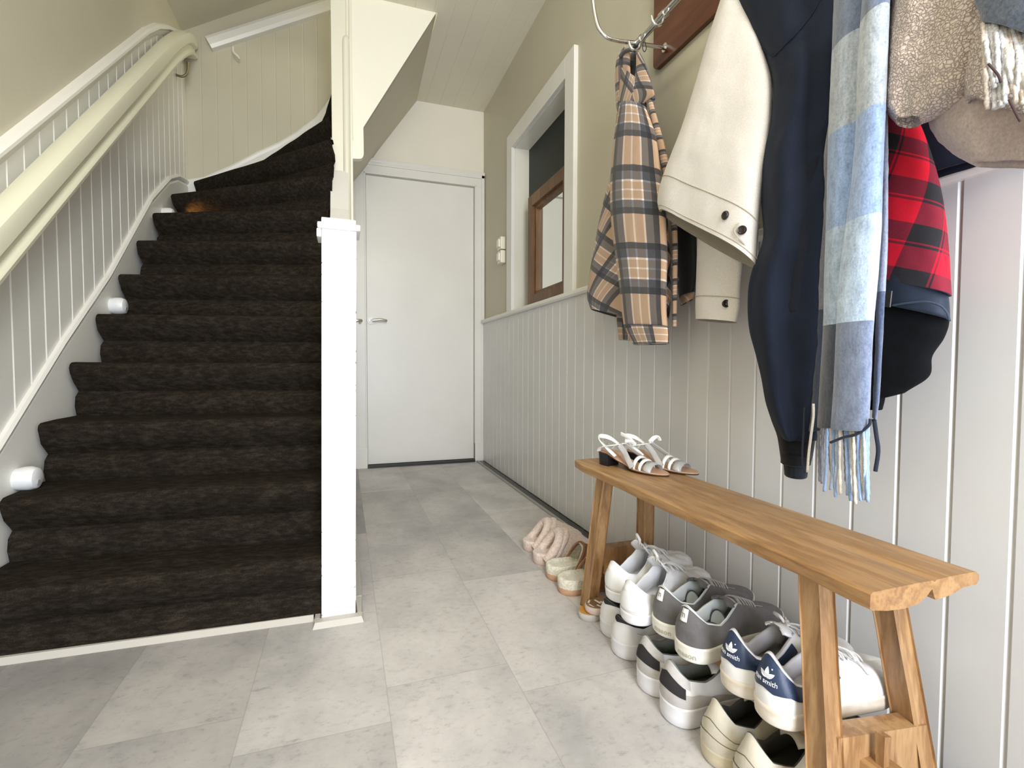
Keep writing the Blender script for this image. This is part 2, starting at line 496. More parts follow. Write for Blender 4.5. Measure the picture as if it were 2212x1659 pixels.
# ---- ceiling of white boards, open over the stairs
CEILM = CEIL
def ceiling():
    bm = bmesh.new()
    def strip(x0, x1, y0, y1):
        cuts = [(x0, 0)]; g = -.9
        while g < x1-.004:
            if g > x0+.004: cuts += [(g-.0025, 0), (g, .0022), (g+.0025, 0)]
            g += .098
        cuts.append((x1, 0)); prev = None
        for a, d in cuts:
            q = (bm.verts.new((a, y0, 2.6+d)), bm.verts.new((a, y1, 2.6+d)))
            if prev: bm.faces.new((prev[0], prev[1], q[1], q[0]))
            prev = q
    strip(-.9, 1.0, -1.4, 2.2)
    strip(-.045, 1.0, 2.2, 2.685)
    strip(.49, 1.0, 2.685, 3.6)
    box(bm, -1.0, 1.16, -1.5, 2.2, 2.63, 2.7)
    box(bm, -.045, 1.16, 2.2, 2.685, 2.63, 2.7)
    box(bm, .52, 1.16, 2.685, 3.7, 2.63, 2.7)
    struct(obj('ceiling', bm, CEILM, normals=False))
    # the sloping ceiling over the stairwell and the closure of the landing above
    bm = bmesh.new()
    hexa(bm, [(-1.0, 1.9, 2.655), (1.2, 1.9, 3.975), (1.2, 3.6, 3.975), (-1.0, 3.6, 2.655)],
         [(-1.0, 1.9, 2.72), (1.2, 1.9, 4.04), (1.2, 3.6, 4.04), (-1.0, 3.6, 2.72)])
    struct(obj('ceiling_stairwell', bm, WALL))
    bm = bmesh.new()
    prism(bm, [(-1.0, 2.14, 2.61), (1.2, 2.14, 2.61), (1.2, 2.14, 4.0), (-1.0, 2.14, 2.68)], (0, .06, 0))
    prism(bm, [(1.16, 2.14, 2.6), (1.16, 3.6, 2.6), (1.16, 3.6, 4.0), (1.16, 2.14, 4.0)], (.05, 0, 0))
    box(bm, -.045, -.03, 2.2, 2.69, 2.61, 2.7)
    struct(obj('wall_landing', bm, WALL))
    bm = bmesh.new()
    box(bm, .55, 1.16, 3.5, 3.6, 2.7, 4.0); 
    struct(obj('wall_landing_rear', bm, WALL))
ceiling()

def cupboard_handle():
    t = thing('cupboard_handle', 'small steel lever handle on the under-stairs wall just behind the white post', 'handle', (.028, 2.16, .905))
    S = bpy.data.materials['handle_steel']
    bm = bmesh.new(); tube(bm, [(0, 0, 0), (.006, 0, 0)], .022, 20); obj('rose', bm, S, t, True, 40)
    bm = bmesh.new(); tube(bm, spline([(.004, 0, 0), (.026, 0, .001), (.040, .008, .002), (.042, .03, .002), (.040, .09, 0)], 5), .007, 10); obj('lever', bm, S, t, True, 50)
cupboard_handle()

# ================================================================== the stairs
def carpet():
    m, k = newmat('dark_brown_carpet', .95)
    v = objvec(k, (1, 1, 1))
    n = k.noise(v, 420, 4, .7); n3 = k.noise(objvec(k, (.35, 1, 1)), 90, 5, .7); n2 = k.noise(v, 14, 4, .6)
    f = k.math('ADD', k.math('MULTIPLY', n, .35), k.math('ADD', k.math('MULTIPLY', n3, .5), k.math('MULTIPLY', n2, .15)))
    c = k.ramp(f, [(.34, (.0085, .0065, .0045)), (.5, (.025, .0198, .0148)), (.66, (.066, .054, .042))])
    k.l(c, k.b.inputs['Base Color'])
    k.b.inputs['Specular IOR Level'].default_value = .05
    k.bump(k.math('ADD', n, n3), .9, .004)
    return m
CARPET = carpet()
RISE = .182
LX = -.868
Lp = [(LX, 1.48), (LX, 1.66), (LX, 1.84), (LX, 2.03), (LX, 2.222), (LX, 2.43), (LX, 2.62), (LX, 2.83), (LX, 3.11), (-.845, 3.46), (-.49, 3.485), (-.165, 3.485), (.13, 3.485), (.30, 3.485)]
Rp = [(-.056, 1.45), (-.056, 1.60), (-.056, 1.76), (-.056, 1.90), (-.056, 2.045), (-.056, 2.20), (-.058, 2.35), (-.062, 2.487), (-.062, 2.548), (-.062, 2.607), (-.060, 2.73), (-.052, 2.86), (.02, 2.80), (.10, 2.80)]
st = thing('staircase', 'winding staircase in dark brown carpet climbing along the left wall', 'staircase', (-.45, 1.45, 0))
def P2(p, d, nrm): return (p[0]+nrm[0]*d, p[1]+nrm[1]*d)
def step(k):
    L = Vector(Lp[k]); Rr = Vector(Rp[k]); z = RISE*(k+1)
    if k == 9: z += .01
    t = (Rr-L).normalized(); n = Vector((-t.y, t.x))       # points back into the flight
    if n.y < 0 and abs(n.y) > .05: n = -n
    if k >= 11: n = Vector((abs(n.x), n.y)) if n.x < 0 else n
    # profile: distance behind the nosing front, height above the step top
    prof = [(.030, -.182-.004), (.020, -.150), (.026, -.118), (.044, -.100), (.036, -.090), (.014, -.064), (.004, -.036), (.000, -.020), (.004, -.008), (.014, -.0015), (.030, 0)]
    NX = 46
    if k+1 < len(Lp):
        L2 = Vector(Lp[k+1]); R2 = Vector(Rp[k+1])
    else:
        L2 = L+n*.25; R2 = Rr+n*.25
    G = []
    for i in range(NX+1):
        u = i/NX
        p = L.lerp(Rr, u)
        row = []
        for j, (d, h) in enumerate(prof):
            w = .005*noise.noise(Vector((u*5+k*3.1, h*22, k*7.7))) * (1 if j not in (0,) else 0)
            hh = h + .003*noise.noise(Vector((u*4, k*5.3, 2.0)))
            if k == 0 and j == 0: hh = -.182+.0
            q = p + n*(d+w)
            row.append(Vector((q.x, q.y, z+hh)))
        e = L2.lerp(R2, u)
        n2 = n
        for s in (.35, .7, 1.0):
            q = (p+n*.03).lerp(e+n2*.036, s)
            row.append(Vector((q.x, q.y, z+.003*noise.noise(Vector((q.x*9, q.y*9, k)))*(1-s))))
        G.append(row)
    # solid: add the underside so that the cut carpet edge shows its thickness
    bm = bmesh.new()
    V = [[bm.verts.new(p) for p in row] for row in G]
    m_ = len(V[0])
    for i in range(NX):
        for j in range(m_-1):
            bm.faces.new((V[i][j], V[i+1][j], V[i+1][j+1], V[i][j+1]))
    for i in (0, NX):      # end faces down to a line behind the riser
        row = V[i]
        bm.faces.new(row)
    o = obj('step', bm, CARPET, st, True, 60)
    o.location = (.45, -1.45, 0)
    return o
for k in range(12): step(k)
for o in st.children: o.location = (.45, -1.45, 0)

# plain closed side of the stairs towards the hall, below the treads
def side_panel():
    bm = bmesh.new()
    pts = [(1.53, 0), (3.56, 0), (3.56, 2.0), (2.9, 2.0), (2.775, 1.9), (2.775, 1.235), (2.665, 1.235), (2.665, 1.70), (2.5, 1.46), (2.05, .98), (1.53, .45)]
    prism(bm, [(-.054, y, z) for y, z in pts], (.082, 0, 0))
    struct(obj('wall_under_stairs', bm, WHITE2))
side_panel()
bm = bmesh.new(); box(bm, .028, .046, 1.55, 3.55, 0, .016, .004); struct(obj('trim_6', bm, mat('floor_bead_light', (.40, .385, .36), .4)))
# pale strip on the floor along the first riser
bm = bmesh.new()
hexa(bm, [(-.9, 1.484, 0), (-.088, 1.462, 0), (-.088, 1.51, 0), (-.9, 1.52, 0)], [(-.9, 1.496, .014), (-.088, 1.474, .014), (-.088, 1.51, .014), (-.9, 1.52, .014)])
struct(obj('trim_7', bm, mat('floor_strip_grey', (.50, .475, .44), .45)))
bm = bmesh.new()
for (x0, x1, y0, y1) in ((-.088, .046, 1.415, 1.448), (-.088, -.066, 1.44, 1.51), (.024, .046, 1.44, 1.56)):
    hexa(bm, [(x0, y0, 0), (x1, y0, 0), (x1, y1, 0), (x0, y1, 0)], [(x0+.006, y0+.01, .014), (x1-.006, y0+.01, .014), (x1-.002, y1, .014), (x0+.002, y1, .014)])
struct(obj('trim_8', bm, mat('post_foot_bead', (.50, .475, .44), .45)))

def stringers():
    # wall string along the left wall with its moulded top
    ys = [1.0, 1.25, 1.69, 2.03, 2.38, 2.865, 3.15, 3.30, 3.44, 3.49]
    zt = [-.04, .16, .505, .80, 1.08, 1.535, 1.735, 1.80, 1.828, 1.832]
    bm = bmesh.new()
    pr_ = None
    for y, z in zip(ys, zt):
        q = [bm.verts.new((-.88, y, max(0.001, z-.045))), bm.verts.new((-.88, y, 0.0)), bm.verts.new((-.899, y, max(.001, z)))]
        if pr_: bm.faces.new((pr_[0], q[0], q[1], pr_[1]))
        pr_ = q
    o = obj('string_board', bm, WHITE2, st, normals=False); o.location = (.45, -1.45, 0)
    bm = bmesh.new()
    path = [(y, z) for y, z in zip(ys, zt) if z > .1]
    rows = []
    sec = [(0, 0), (.020, 0), (.026, -.010), (.022, -.022), (.014, -.028), (.018, -.040), (.018, -.056), (0, -.06)]
    for y, z in path: rows.append([bm.verts.new((-.899+a, y, z+b)) for a, b in sec])
    for i in range(len(rows)-1):
        for j in range(len(sec)-1): bm.faces.new((rows[i][j], rows[i+1][j], rows[i+1][j+1], rows[i][j+1]))
    o = obj('string_moulding', bm, WHITE2, st); o.location = (.45, -1.45, 0)
    # curved string on the stairwell wall
    xs = [-.9, -.80, -.65, -.49, -.38, -.277, -.165, -.108, -.056, .1, .4]
    zz = [1.83, 1.86, 1.95, 2.062, 2.13, 2.21, 2.315, 2.40, 2.49, 2.72, 3.1]
    bm = bmesh.new(); rows = []
    for x, z in zip(xs, zz): rows.append([bm.verts.new(p) for p in ((x, 3.499, z), (x, 3.482, z), (x, 3.478, z-.012), (x, 3.482, z-.03), (x, 3.482, z-.5), (x, 3.499, z-.5))])
    for i in range(len(rows)-1):
        for j in range(5): bm.faces.new((rows[i][j], rows[i+1][j], rows[i+1][j+1], rows[i][j+1]))
    o = obj('string_board', bm, WHITE2, st); o.location = (.45, -1.45, 0)
    # boards on the left wall between string and cap, and on the stairwell wall
    top = lambda y: interp(y, [1.0, 1.778, 2.86, 3.02, 3.176, 3.35, 3.5], [.605, 1.298, 2.280, 2.405, 2.50, 2.585, 2.635])
    low = lambda y: interp(y, ys, zt)-.02
    struct(boards('trim_9', 1.1, 3.495, .083, 1.119, lambda a, d, z: (-.890-d, a, z), low, top, WHITE2))
    bm = bmesh.new(); rows = []
    yy = [1.0, 1.4, 1.778, 2.3, 2.86, 3.02, 3.176, 3.35, 3.495]
    for y in yy:
        z = top(y)
        rows.append([bm.verts.new((-.9+a, y, z+b)) for a, b in ((0, .052), (.022, .048), (.030, .040), (.030, .028), (.020, .018), (.014, 0), (.010, -.012), (0, -.012))])
    for i in range(len(rows)-1):
        for j in range(7): bm.faces.new((rows[i][j], rows[i+1][j], rows[i+1][j+1], rows[i][j+1]))
    struct(obj('trim_10', bm, WHITE2))
    tb = lambda x: 2.64+(x+.9)*.575
    lb = lambda x: interp(x, xs, zz)-.02
    struct(boards('trim_11', -.9, .45, .082, -.884, lambda a, d, z: (a, 3.490+d, z), lb, tb, WALL, depth=.0016, half=.003))
stringers()

def handrail():
    t = thing('handrail', 'thick cream handrail with a curved end on the left stair wall', 'handrail', (-.83, 2.4, 1.8))
    path = spline([(-.83, 1.25, .685), (-.83, 1.63, 1.04), (-.83, 2.2, 1.568), (-.83, 2.75, 2.075), (-.83, 2.93, 2.242), (-.83, 3.08, 2.375), (-.832, 3.22, 2.485), (-.836, 3.34, 2.56), (-.842, 3.455, 2.60)], 6)
    sec = [(-.030, .072), (-.014, .080), (.014, .080), (.030, .072), (.034, .055), (.034, .010), (.026, -.002), (.018, -.008), (.018, -.030), (.026, -.040), (.030, -.052), (.028, -.066), (.016, -.076), (-.030, -.076)]
    bm = bmesh.new(); rows = []
    for i, p in enumerate(path):
        tg = (path[min(i+1, len(path)-1)]-path[max(i-1, 0)]).normalized()
        side = Vector((1, 0, 0)); side = (side-tg*side.dot(tg)).normalized()
        upv = side.cross(tg); 
        if upv.z < 0: upv = -upv
        rows.append([bm.verts.new(p+side*a+upv*b*.74) for a, b in sec])
    for i in range(len(rows)-1):
        for j in range(len(sec)):
            jj = (j+1) % len(sec)
            bm.faces.new((rows[i][j], rows[i+1][j], rows[i+1][jj], rows[i][jj]))
    bm.faces.new(rows[0]); bm.faces.new(rows[-1])
    CR = mat('handrail_cream', (.74, .73, .58), .32, bump=.06, bscale=12)
    o = obj('rail', bm, CR, t, True, 35); o.location = (.83, -2.4, -1.8)
    CRB = mat('bracket_metal', (.28, .24, .15), .4, metal=.6)
    for y, z in ((3.33, 2.42),):
        bm = bmesh.new()
        tube(bm, spline([(-.899, y, z-.05), (-.86, y, z-.055), (-.835, y, z-.03), (-.83, y, z+.03)], 5), .007, 8)
        tube(bm, [(-.899, y, z-.05), (-.893, y, z-.05)], .022, 14)
        o = obj('bracket', bm, CRB, t, True, 50); o.location = (.83, -2.4, -1.8)
handrail()
def back_rail():
    t = thing('handrail', 'slim cream rail with a small hook on the stairwell back wall', 'handrail', (-.4, 3.45, 2.85))
    bm = bmesh.new()
    a = (-.752, 2.652); b = (.35, 3.272)
    def q(x, z): return (x+.4, z-2.85)
    for s in range(1):
        pts = []
        dirv = Vector((b[0]-a[0], b[1]-a[1])).normalized(); nn = Vector((-dirv.y, dirv.x))
        sec = [(-.036, 0), (-.036, .038), (-.018, .046), (.018, .046), (.036, .038), (.036, 0)]
        rows = []
        for P in (a, b):
            rows.append([bm.verts.new((P[0]+nn.x*h+.4, 3.49-y-3.45, P[1]+nn.y*h-2.85)) for h, y in sec])
        for j in range(6):
            jj = (j+1) % 6; bm.faces.new((rows[0][j], rows[1][j], rows[1][jj], rows[0][jj]))
        bm.faces.new(rows[0]); bm.faces.new(rows[1])
    obj('rail', bm, WHITE2, t)
    bm = bmesh.new()
    tube(bm, spline([(-.62+.4, -.005, -.20), (-.615+.4, -.02, -.24), (-.595+.4, -.028, -.262), (-.585+.4, -.01, -.27)], 4), .006, 8)
    obj('hook', bm, WHITE2, t, True)
back_rail()

# ---- newel posts
def post_low():
    t = thing('newel_post', 'white chipped square newel post with stepped cap at the stair foot', 'post', (-.021, 1.495, 0))
    t.rotation_euler = (0, R(.62), 0)
    CHIP2 = CHIP
    bm = bmesh.new(); box(bm, -.0455, .0455, -.0455, .0455, 0.012, 1.092, .0025)
    bmesh.ops.subdivide_edges(bm, edges=[e for e in bm.edges if abs(e.verts[0].co.z-e.verts[1].co.z) > .5], cuts=60)
    obj('shaft', bm, CHIP2, t)
    CAP = mat('cap_white', (.87, .87, .85), .3, bump=.05, bscale=20)
    bm = bmesh.new(); box(bm, -.056, .056, -.056, .056, 1.091, 1.108, .005); obj('cap', bm, CAP, t, True, 50)
    bm = bmesh.new(); box(bm, -.046, .044, -.046, .046, 1.108, 1.123, .004); obj('cap_top', bm, CAP, t, True, 50)
    bm = bmesh.new(); box(bm, -.058, -.046, -.05, .03, 1.068, 1.0915, .004); obj('cap_moulding', bm, CAP, t, True, 50)
post_low()
def post_high():
    t = thing('newel_post', 'tall cream newel post rising to the ceiling above the stairs', 'post', (.005, 2.72, 1.3))
    CR = mat('post_cream', (.80, .785, .66), .35, bump=.05, bscale=14)
    bm = bmesh.new()
    box(bm, -.052, .020, -.045, .045, -.06, 1.75, .004)
    box(bm, .0202, .034, -.037, .045, -.06, 1.30, .003)
    box(bm, .0342, .048, -.045, .045, -.06, 1.30, .003)
    obj('shaft', bm, CR, t)
    # half-round batten with a rounded top on the front
    bm = bmesh.new()
    ztop = 1.075
    ring = []
    for k in range(13):
        a = PI*k/12
        ring.append((.019-.018*math.cos(a)*1.0-.0, -.045-.016*math.sin(a)))
    rows = []
    hs = [-.06, .2, .9, 1.04, 1.055, 1.066, 1.073, 1.076]
    sc_ = [1, 1, 1, 1, .93, .78, .52, .08]
    for h, s in zip(hs, sc_): rows.append([bm.verts.new((.019+(x-.019)*s, -.045+(y+.045)*min(1, s*1.2), h)) for x, y in ring])
    for i in range(len(rows)-1):
        for j in range(len(ring)-1): bm.faces.new((rows[i][j], rows[i][j+1], rows[i+1][j+1], rows[i+1][j]))
    obj('batten', bm, CR, t, True, 60)
post_high()

# ---- boxed underside of the upper flight over the hall
def soffit():
    CR = mat('string_cream', (.88, .86, .75), .45, bump=.06, bscale=20)
    bm = bmesh.new()
    pts = [(.054, 1.862), (.106, 1.942), (.483, 2.601), (.05, 2.601)]
    prism(bm, [(x, 2.685, z) for x, z in pts], (0, .03, 0))
    struct(obj('wall_upper_string', bm, CR))
    bm = bmesh.new()
    pts = [(.052, 1.86), (.105, 1.941), (.106, 1.84)] + [(.106-.022*(1-math.cos(a)), 1.805-.03*math.sin(a)) for a in [PI/8*i for i in range(5)]] + [(.052, 1.772)]
    prism(bm, [(x, 2.675, z) for x, z in pts], (0, .035, 0))
    struct(obj('trim_12', bm, CR))
    # sloping soffit between the string and the door wall
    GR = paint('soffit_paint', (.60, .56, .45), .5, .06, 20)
    A = [(.034, 1.80), (.106, 1.938), (.2, 2.102), (.3, 2.277), (.4, 2.452), (.485, 2.601)]
    B = [(.04, 1.93), (.15, 2.075), (.24, 2.215), (.33, 2.345), (.42, 2.475), (.508, 2.601)]
    bm = bmesh.new(); rows = []
    for (xa, za), (xb, zb) in zip(A, B):
        rows.append([bm.verts.new((lerp(xa, xb, s), lerp(2.700, 3.6, s), lerp(za, zb, s)+.0)) for s in [i/10 for i in range(11)]])
    for i in range(5):
        for j in range(10): bm.faces.new((rows[i][j], rows[i+1][j], rows[i+1][j+1], rows[i][j+1]))
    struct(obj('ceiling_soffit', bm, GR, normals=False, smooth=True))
soffit()

# ---- small round step lights low on the left wall
def step_light(y, z, label, on=False):
    t = thing('step_light', label, 'light', (-.88, y, z), group='stair step lights')
    PL = mat('step_light_white', (.80, .82, .84), .35)
    bm = bmesh.new()
    prof = [(0, .030), (.018, .034), (.034, .034), (.046, .029), (.050, .021), (.050, 0)]
    n = 28; rows = []
    for d, r in prof: rows.append([bm.verts.new((d, r*math.cos(2*PI*k/n), r*math.sin(2*PI*k/n))) for k in range(n)])
    for i in range(len(rows)-2):
        for k in range(n): bm.faces.new((rows[i][k], rows[i][(k+1) % n], rows[i+1][(k+1) % n], rows[i+1][k]))
    bm.faces.new(rows[-2])
    for v in rows[-1]: bm.verts.remove(v)
    obj('housing', bm, PL, t, True, 40)
    bm = bmesh.new()
    tube(bm, [(.049, -.006, -.012), (.053, -.006, -.012)], .008, 14)
    if on:
        lm = bpy.data.materials.new('step_lamp_glow'); lm.use_nodes = True
        b = lm.node_tree.nodes['Principled BSDF']; b.inputs['Emission Color'].default_value = (1, .62, .3, 1); b.inputs['Emission Strength'].default_value = 9
        obj('lens', bm, lm, t)
        l = bpy.data.lights.new('step_lamp', 'SPOT'); l.spot_size = R(125); l.spot_blend = .8; l.energy = 2.4; l.color = (1, .47, .12); l.shadow_soft_size = .01
        lo = bpy.data.objects.new('step_lamp', l); COL.objects.link(lo); lo.parent = t; lo.location = (.062, .0, .0); lo.rotation_euler = Vector((1, .55, -.05)).to_track_quat('-Z', 'Y').to_euler()
    else:
        obj('lens', bm, mat('lens_grey', (.35, .36, .38), .2), t)
step_light(1.762, .395, 'white round step light low on the left wall, nearest the floor')
step_light(2.395, .955, 'white round step light in the middle of the left stair wall')
step_light(3.03, 1.500, 'lit round step light glowing orange near the stair bend', True)

# ================================================================== the bench
def bench_wood():
    m, k = newmat('teak_bench_wood', .42)
    v = objvec(k, (1, .10, 1))
    n1 = k.noise(v, 11, 7, .62); n2 = k.noise(v, 120, 4, .6)
    v2 = objvec(k, (1, .3, 1)); n3 = k.noise(v2, 5, 3, .5)
    rings = k.math('ABSOLUTE', k.math('SUBTRACT', k.math('FRACT', k.math('MULTIPLY', n1, 9.0)), .5))
    f = k.math('ADD', k.math('MULTIPLY', n1, .45), k.math('ADD', k.math('MULTIPLY', rings, .32), k.math('ADD', k.math('MULTIPLY', n2, .16), k.math('MULTIPLY', n3, .25))))
    c = k.ramp(f, [(.34, (.20, .100, .038)), (.48, (.325, .178, .072)), (.60, (.41, .24, .105)), (.75, (.50, .315, .155))])
    k.l(c, k.b.inputs['Base Color']); k.bump(n2, .15, .001)
    return m
TEAK = bench_wood()
def leg_wood():
    m, k = newmat('teak_leg_wood', .45)
    v = objvec(k, (1, 1, .16))
    n1 = k.noise(v, 16, 6, .62); n2 = k.noise(v, 140, 4, .6)
    rings = k.math('ABSOLUTE', k.math('SUBTRACT', k.math('FRACT', k.math('MULTIPLY', n1, 6.0)), .5))
    f = k.math('ADD', k.math('MULTIPLY', n1, .6), k.math('ADD', k.math('MULTIPLY', rings, .3), k.math('MULTIPLY', n2, .2)))
    c = k.ramp(f, [(.34, (.26, .135, .055)), (.50, (.39, .23, .105)), (.70, (.53, .34, .17))])
    k.l(c, k.b.inputs['Base Color']); k.bump(n2, .15, .001)
    return m
TEAKL = leg_wood()
BZ = .43
def bench():
    t = thing('bench', 'low teak wood bench with splayed legs against the panelled wall', 'bench', (.76, .90, 0))
    Y0, Y1 = .437, 1.372
    bm = bmesh.new(); rows = []
    # section across: u 0..1 from the front edge to the back edge: (u, z below the top)
    top = [(0, -.003), (.02, 0), (.2, 0), (.40, 0), (.545, -.0008), (.565, -.0035), (.585, -.0008), (.75, 0), (.97, -.001), (1.0, -.006)]
    bot = [(1.005, -.014), (.98, -.020), (.85, -.020), (.76, -.025), (.66, -.0285), (.58, -.0290), (.562, -.022), (.548, -.0135), (.535, -.0145), (.50, -.021), (.42, -.029), (.30, -.031), (.15, -.0285), (.02, -.0235), (.0, -.021)]
    NY = 60
    for i in range(NY+1):
        s = i/NY; y = lerp(Y0, Y1, s)
        xf = lerp(.637, .664, s); xb = lerp(.855, .874, s)
        xf += .0035*noise.noise(Vector((y*5, 0, 1))); xb += .003*noise.noise(Vector((y*5, 0, 9)))
        if s > .93: xf += .010*((s-.93)/.07)
        if s > .97: y -= 0
        notch = sm(1-s/.22)
        row = []
        for u, z in top: 
            zz = z
            if .54 < u < .59: zz = z*(.15+.85*notch)
            row.append(Vector((lerp(xf, xb, u), y, BZ+zz)))
        for u, z in bot:
            zb = z
            if .5 < u < .58: zb = lerp(-.030, z, notch)
            e = .0012*noise.noise(Vector((y*12, u*3, 4)))
            lx = lerp(xf, xb, u)
            if u < .05: lx += .0015*noise.noise(Vector((y*14, 3, 2)))
            row.append(Vector((lx, y, BZ+zb+e)))
        rows.append(row)
    # round the ends a little
    for row in (rows[0], rows[-1]):
        sgn = 1 if row is rows[0] else -1
        for p in row: p.y += sgn*.002
    V = [[bm.verts.new(p) for p in r] for r in rows]
    n = len(V[0])
    for i in range(NY):
        for j in range(n): bm.faces.new((V[i][j], V[i+1][j], V[i+1][(j+1) % n], V[i][(j+1) % n]))
    bm.faces.new(V[0]); bm.faces.new(V[-1])
    o = obj('seat_plank', bm, TEAK, t, True, 32); o.location = (-.76, -.90, 0)
    def beam(name, p0, p1, hx, hy, sc=1.0, rnd=.004, mt=TEAKL):
        bm = bmesh.new()
        p0, p1 = Vector(p0), Vector(p1)
        c0 = [(-hx, -hy), (hx, -hy), (hx, hy), (-hx, hy)]
        N = 10; rows = []
        for i in range(N+1):
            s = i/N; p = p0.lerp(p1, s); k = lerp(1, sc, s)
            row = []
            for a, b in c0:
                # chamfered corners
                for (da, db) in (((rnd, 0), (0, rnd)) if a*b > 0 else ((0, rnd), (rnd, 0))):
                    row.append(bm.verts.new(p + Vector(((abs(a)-da)*k*(1 if a > 0 else -1) + .0015*noise.noise(Vector((p.z*15, a*80, b*50))), (abs(b)-db)*k*(1 if b > 0 else -1), 0))))
            rows.append(row)
        for i in range(N):
            for j in range(8): bm.faces.new((rows[i][j], rows[i][(j+1) % 8], rows[i+1][(j+1) % 8], rows[i+1][j]))
        bm.faces.new(rows[0]); bm.faces.new(rows[-1])
        o = obj(name, bm, mt, t); o.location = (-.76, -.90, 0); return o
    beam('leg', (.650, .494, 0), (.680, .552, .408), .0165, .022, .96)
    beam('leg', (.868, .500, 0), (.820, .550, .408), .0165, .022, .96)
    beam('leg', (.684, 1.292, 0), (.703, 1.232, .408), .0185, .024, .96)
    beam('leg', (.876, 1.292, 0), (.838, 1.232, .408), .0185, .024, .96)
    def rail(y, x0, x1, lo_, ha, hb):
        bm = bmesh.new()
        hexa(bm, [(x0, y-.015, lo_), (x1, y-.015, lo_), (x1, y+.015, lo_), (x0, y+.015, lo_)], [(x0, y-.015, ha), (x1, y-.015, hb), (x1, y+.015, hb+.002), (x0, y+.015, ha+.002)])
        o = obj('cross_rail', bm, TEAKL, t); o.location = (-.76, -.90, 0)
    rail(.514, .668, .858, .085, .185, .160); rail(1.270, .698, .858, .134, .187, .187)
    bm = bmesh.new(); box(bm, .712, .756, .445, 1.318, .112, .143, .003)
    o = obj('stretcher', bm, TEAK, t); o.location = (-.76, -.90, 0)
    for y, s in ((.482, 1), (1.298, -1)):
        bm = bmesh.new()
        hexa(bm, [(.730, y-.004, .085), (.738, y-.004, .085), (.738, y+.004, .085), (.730, y+.004, .085)],
             [(.727, y-.007, .190), (.741, y-.007, .187), (.741, y+.007, .187), (.727, y+.007, .190)])
        o = obj('peg', bm, TEAKL, t); o.location = (-.76, -.90, 0)
bench()

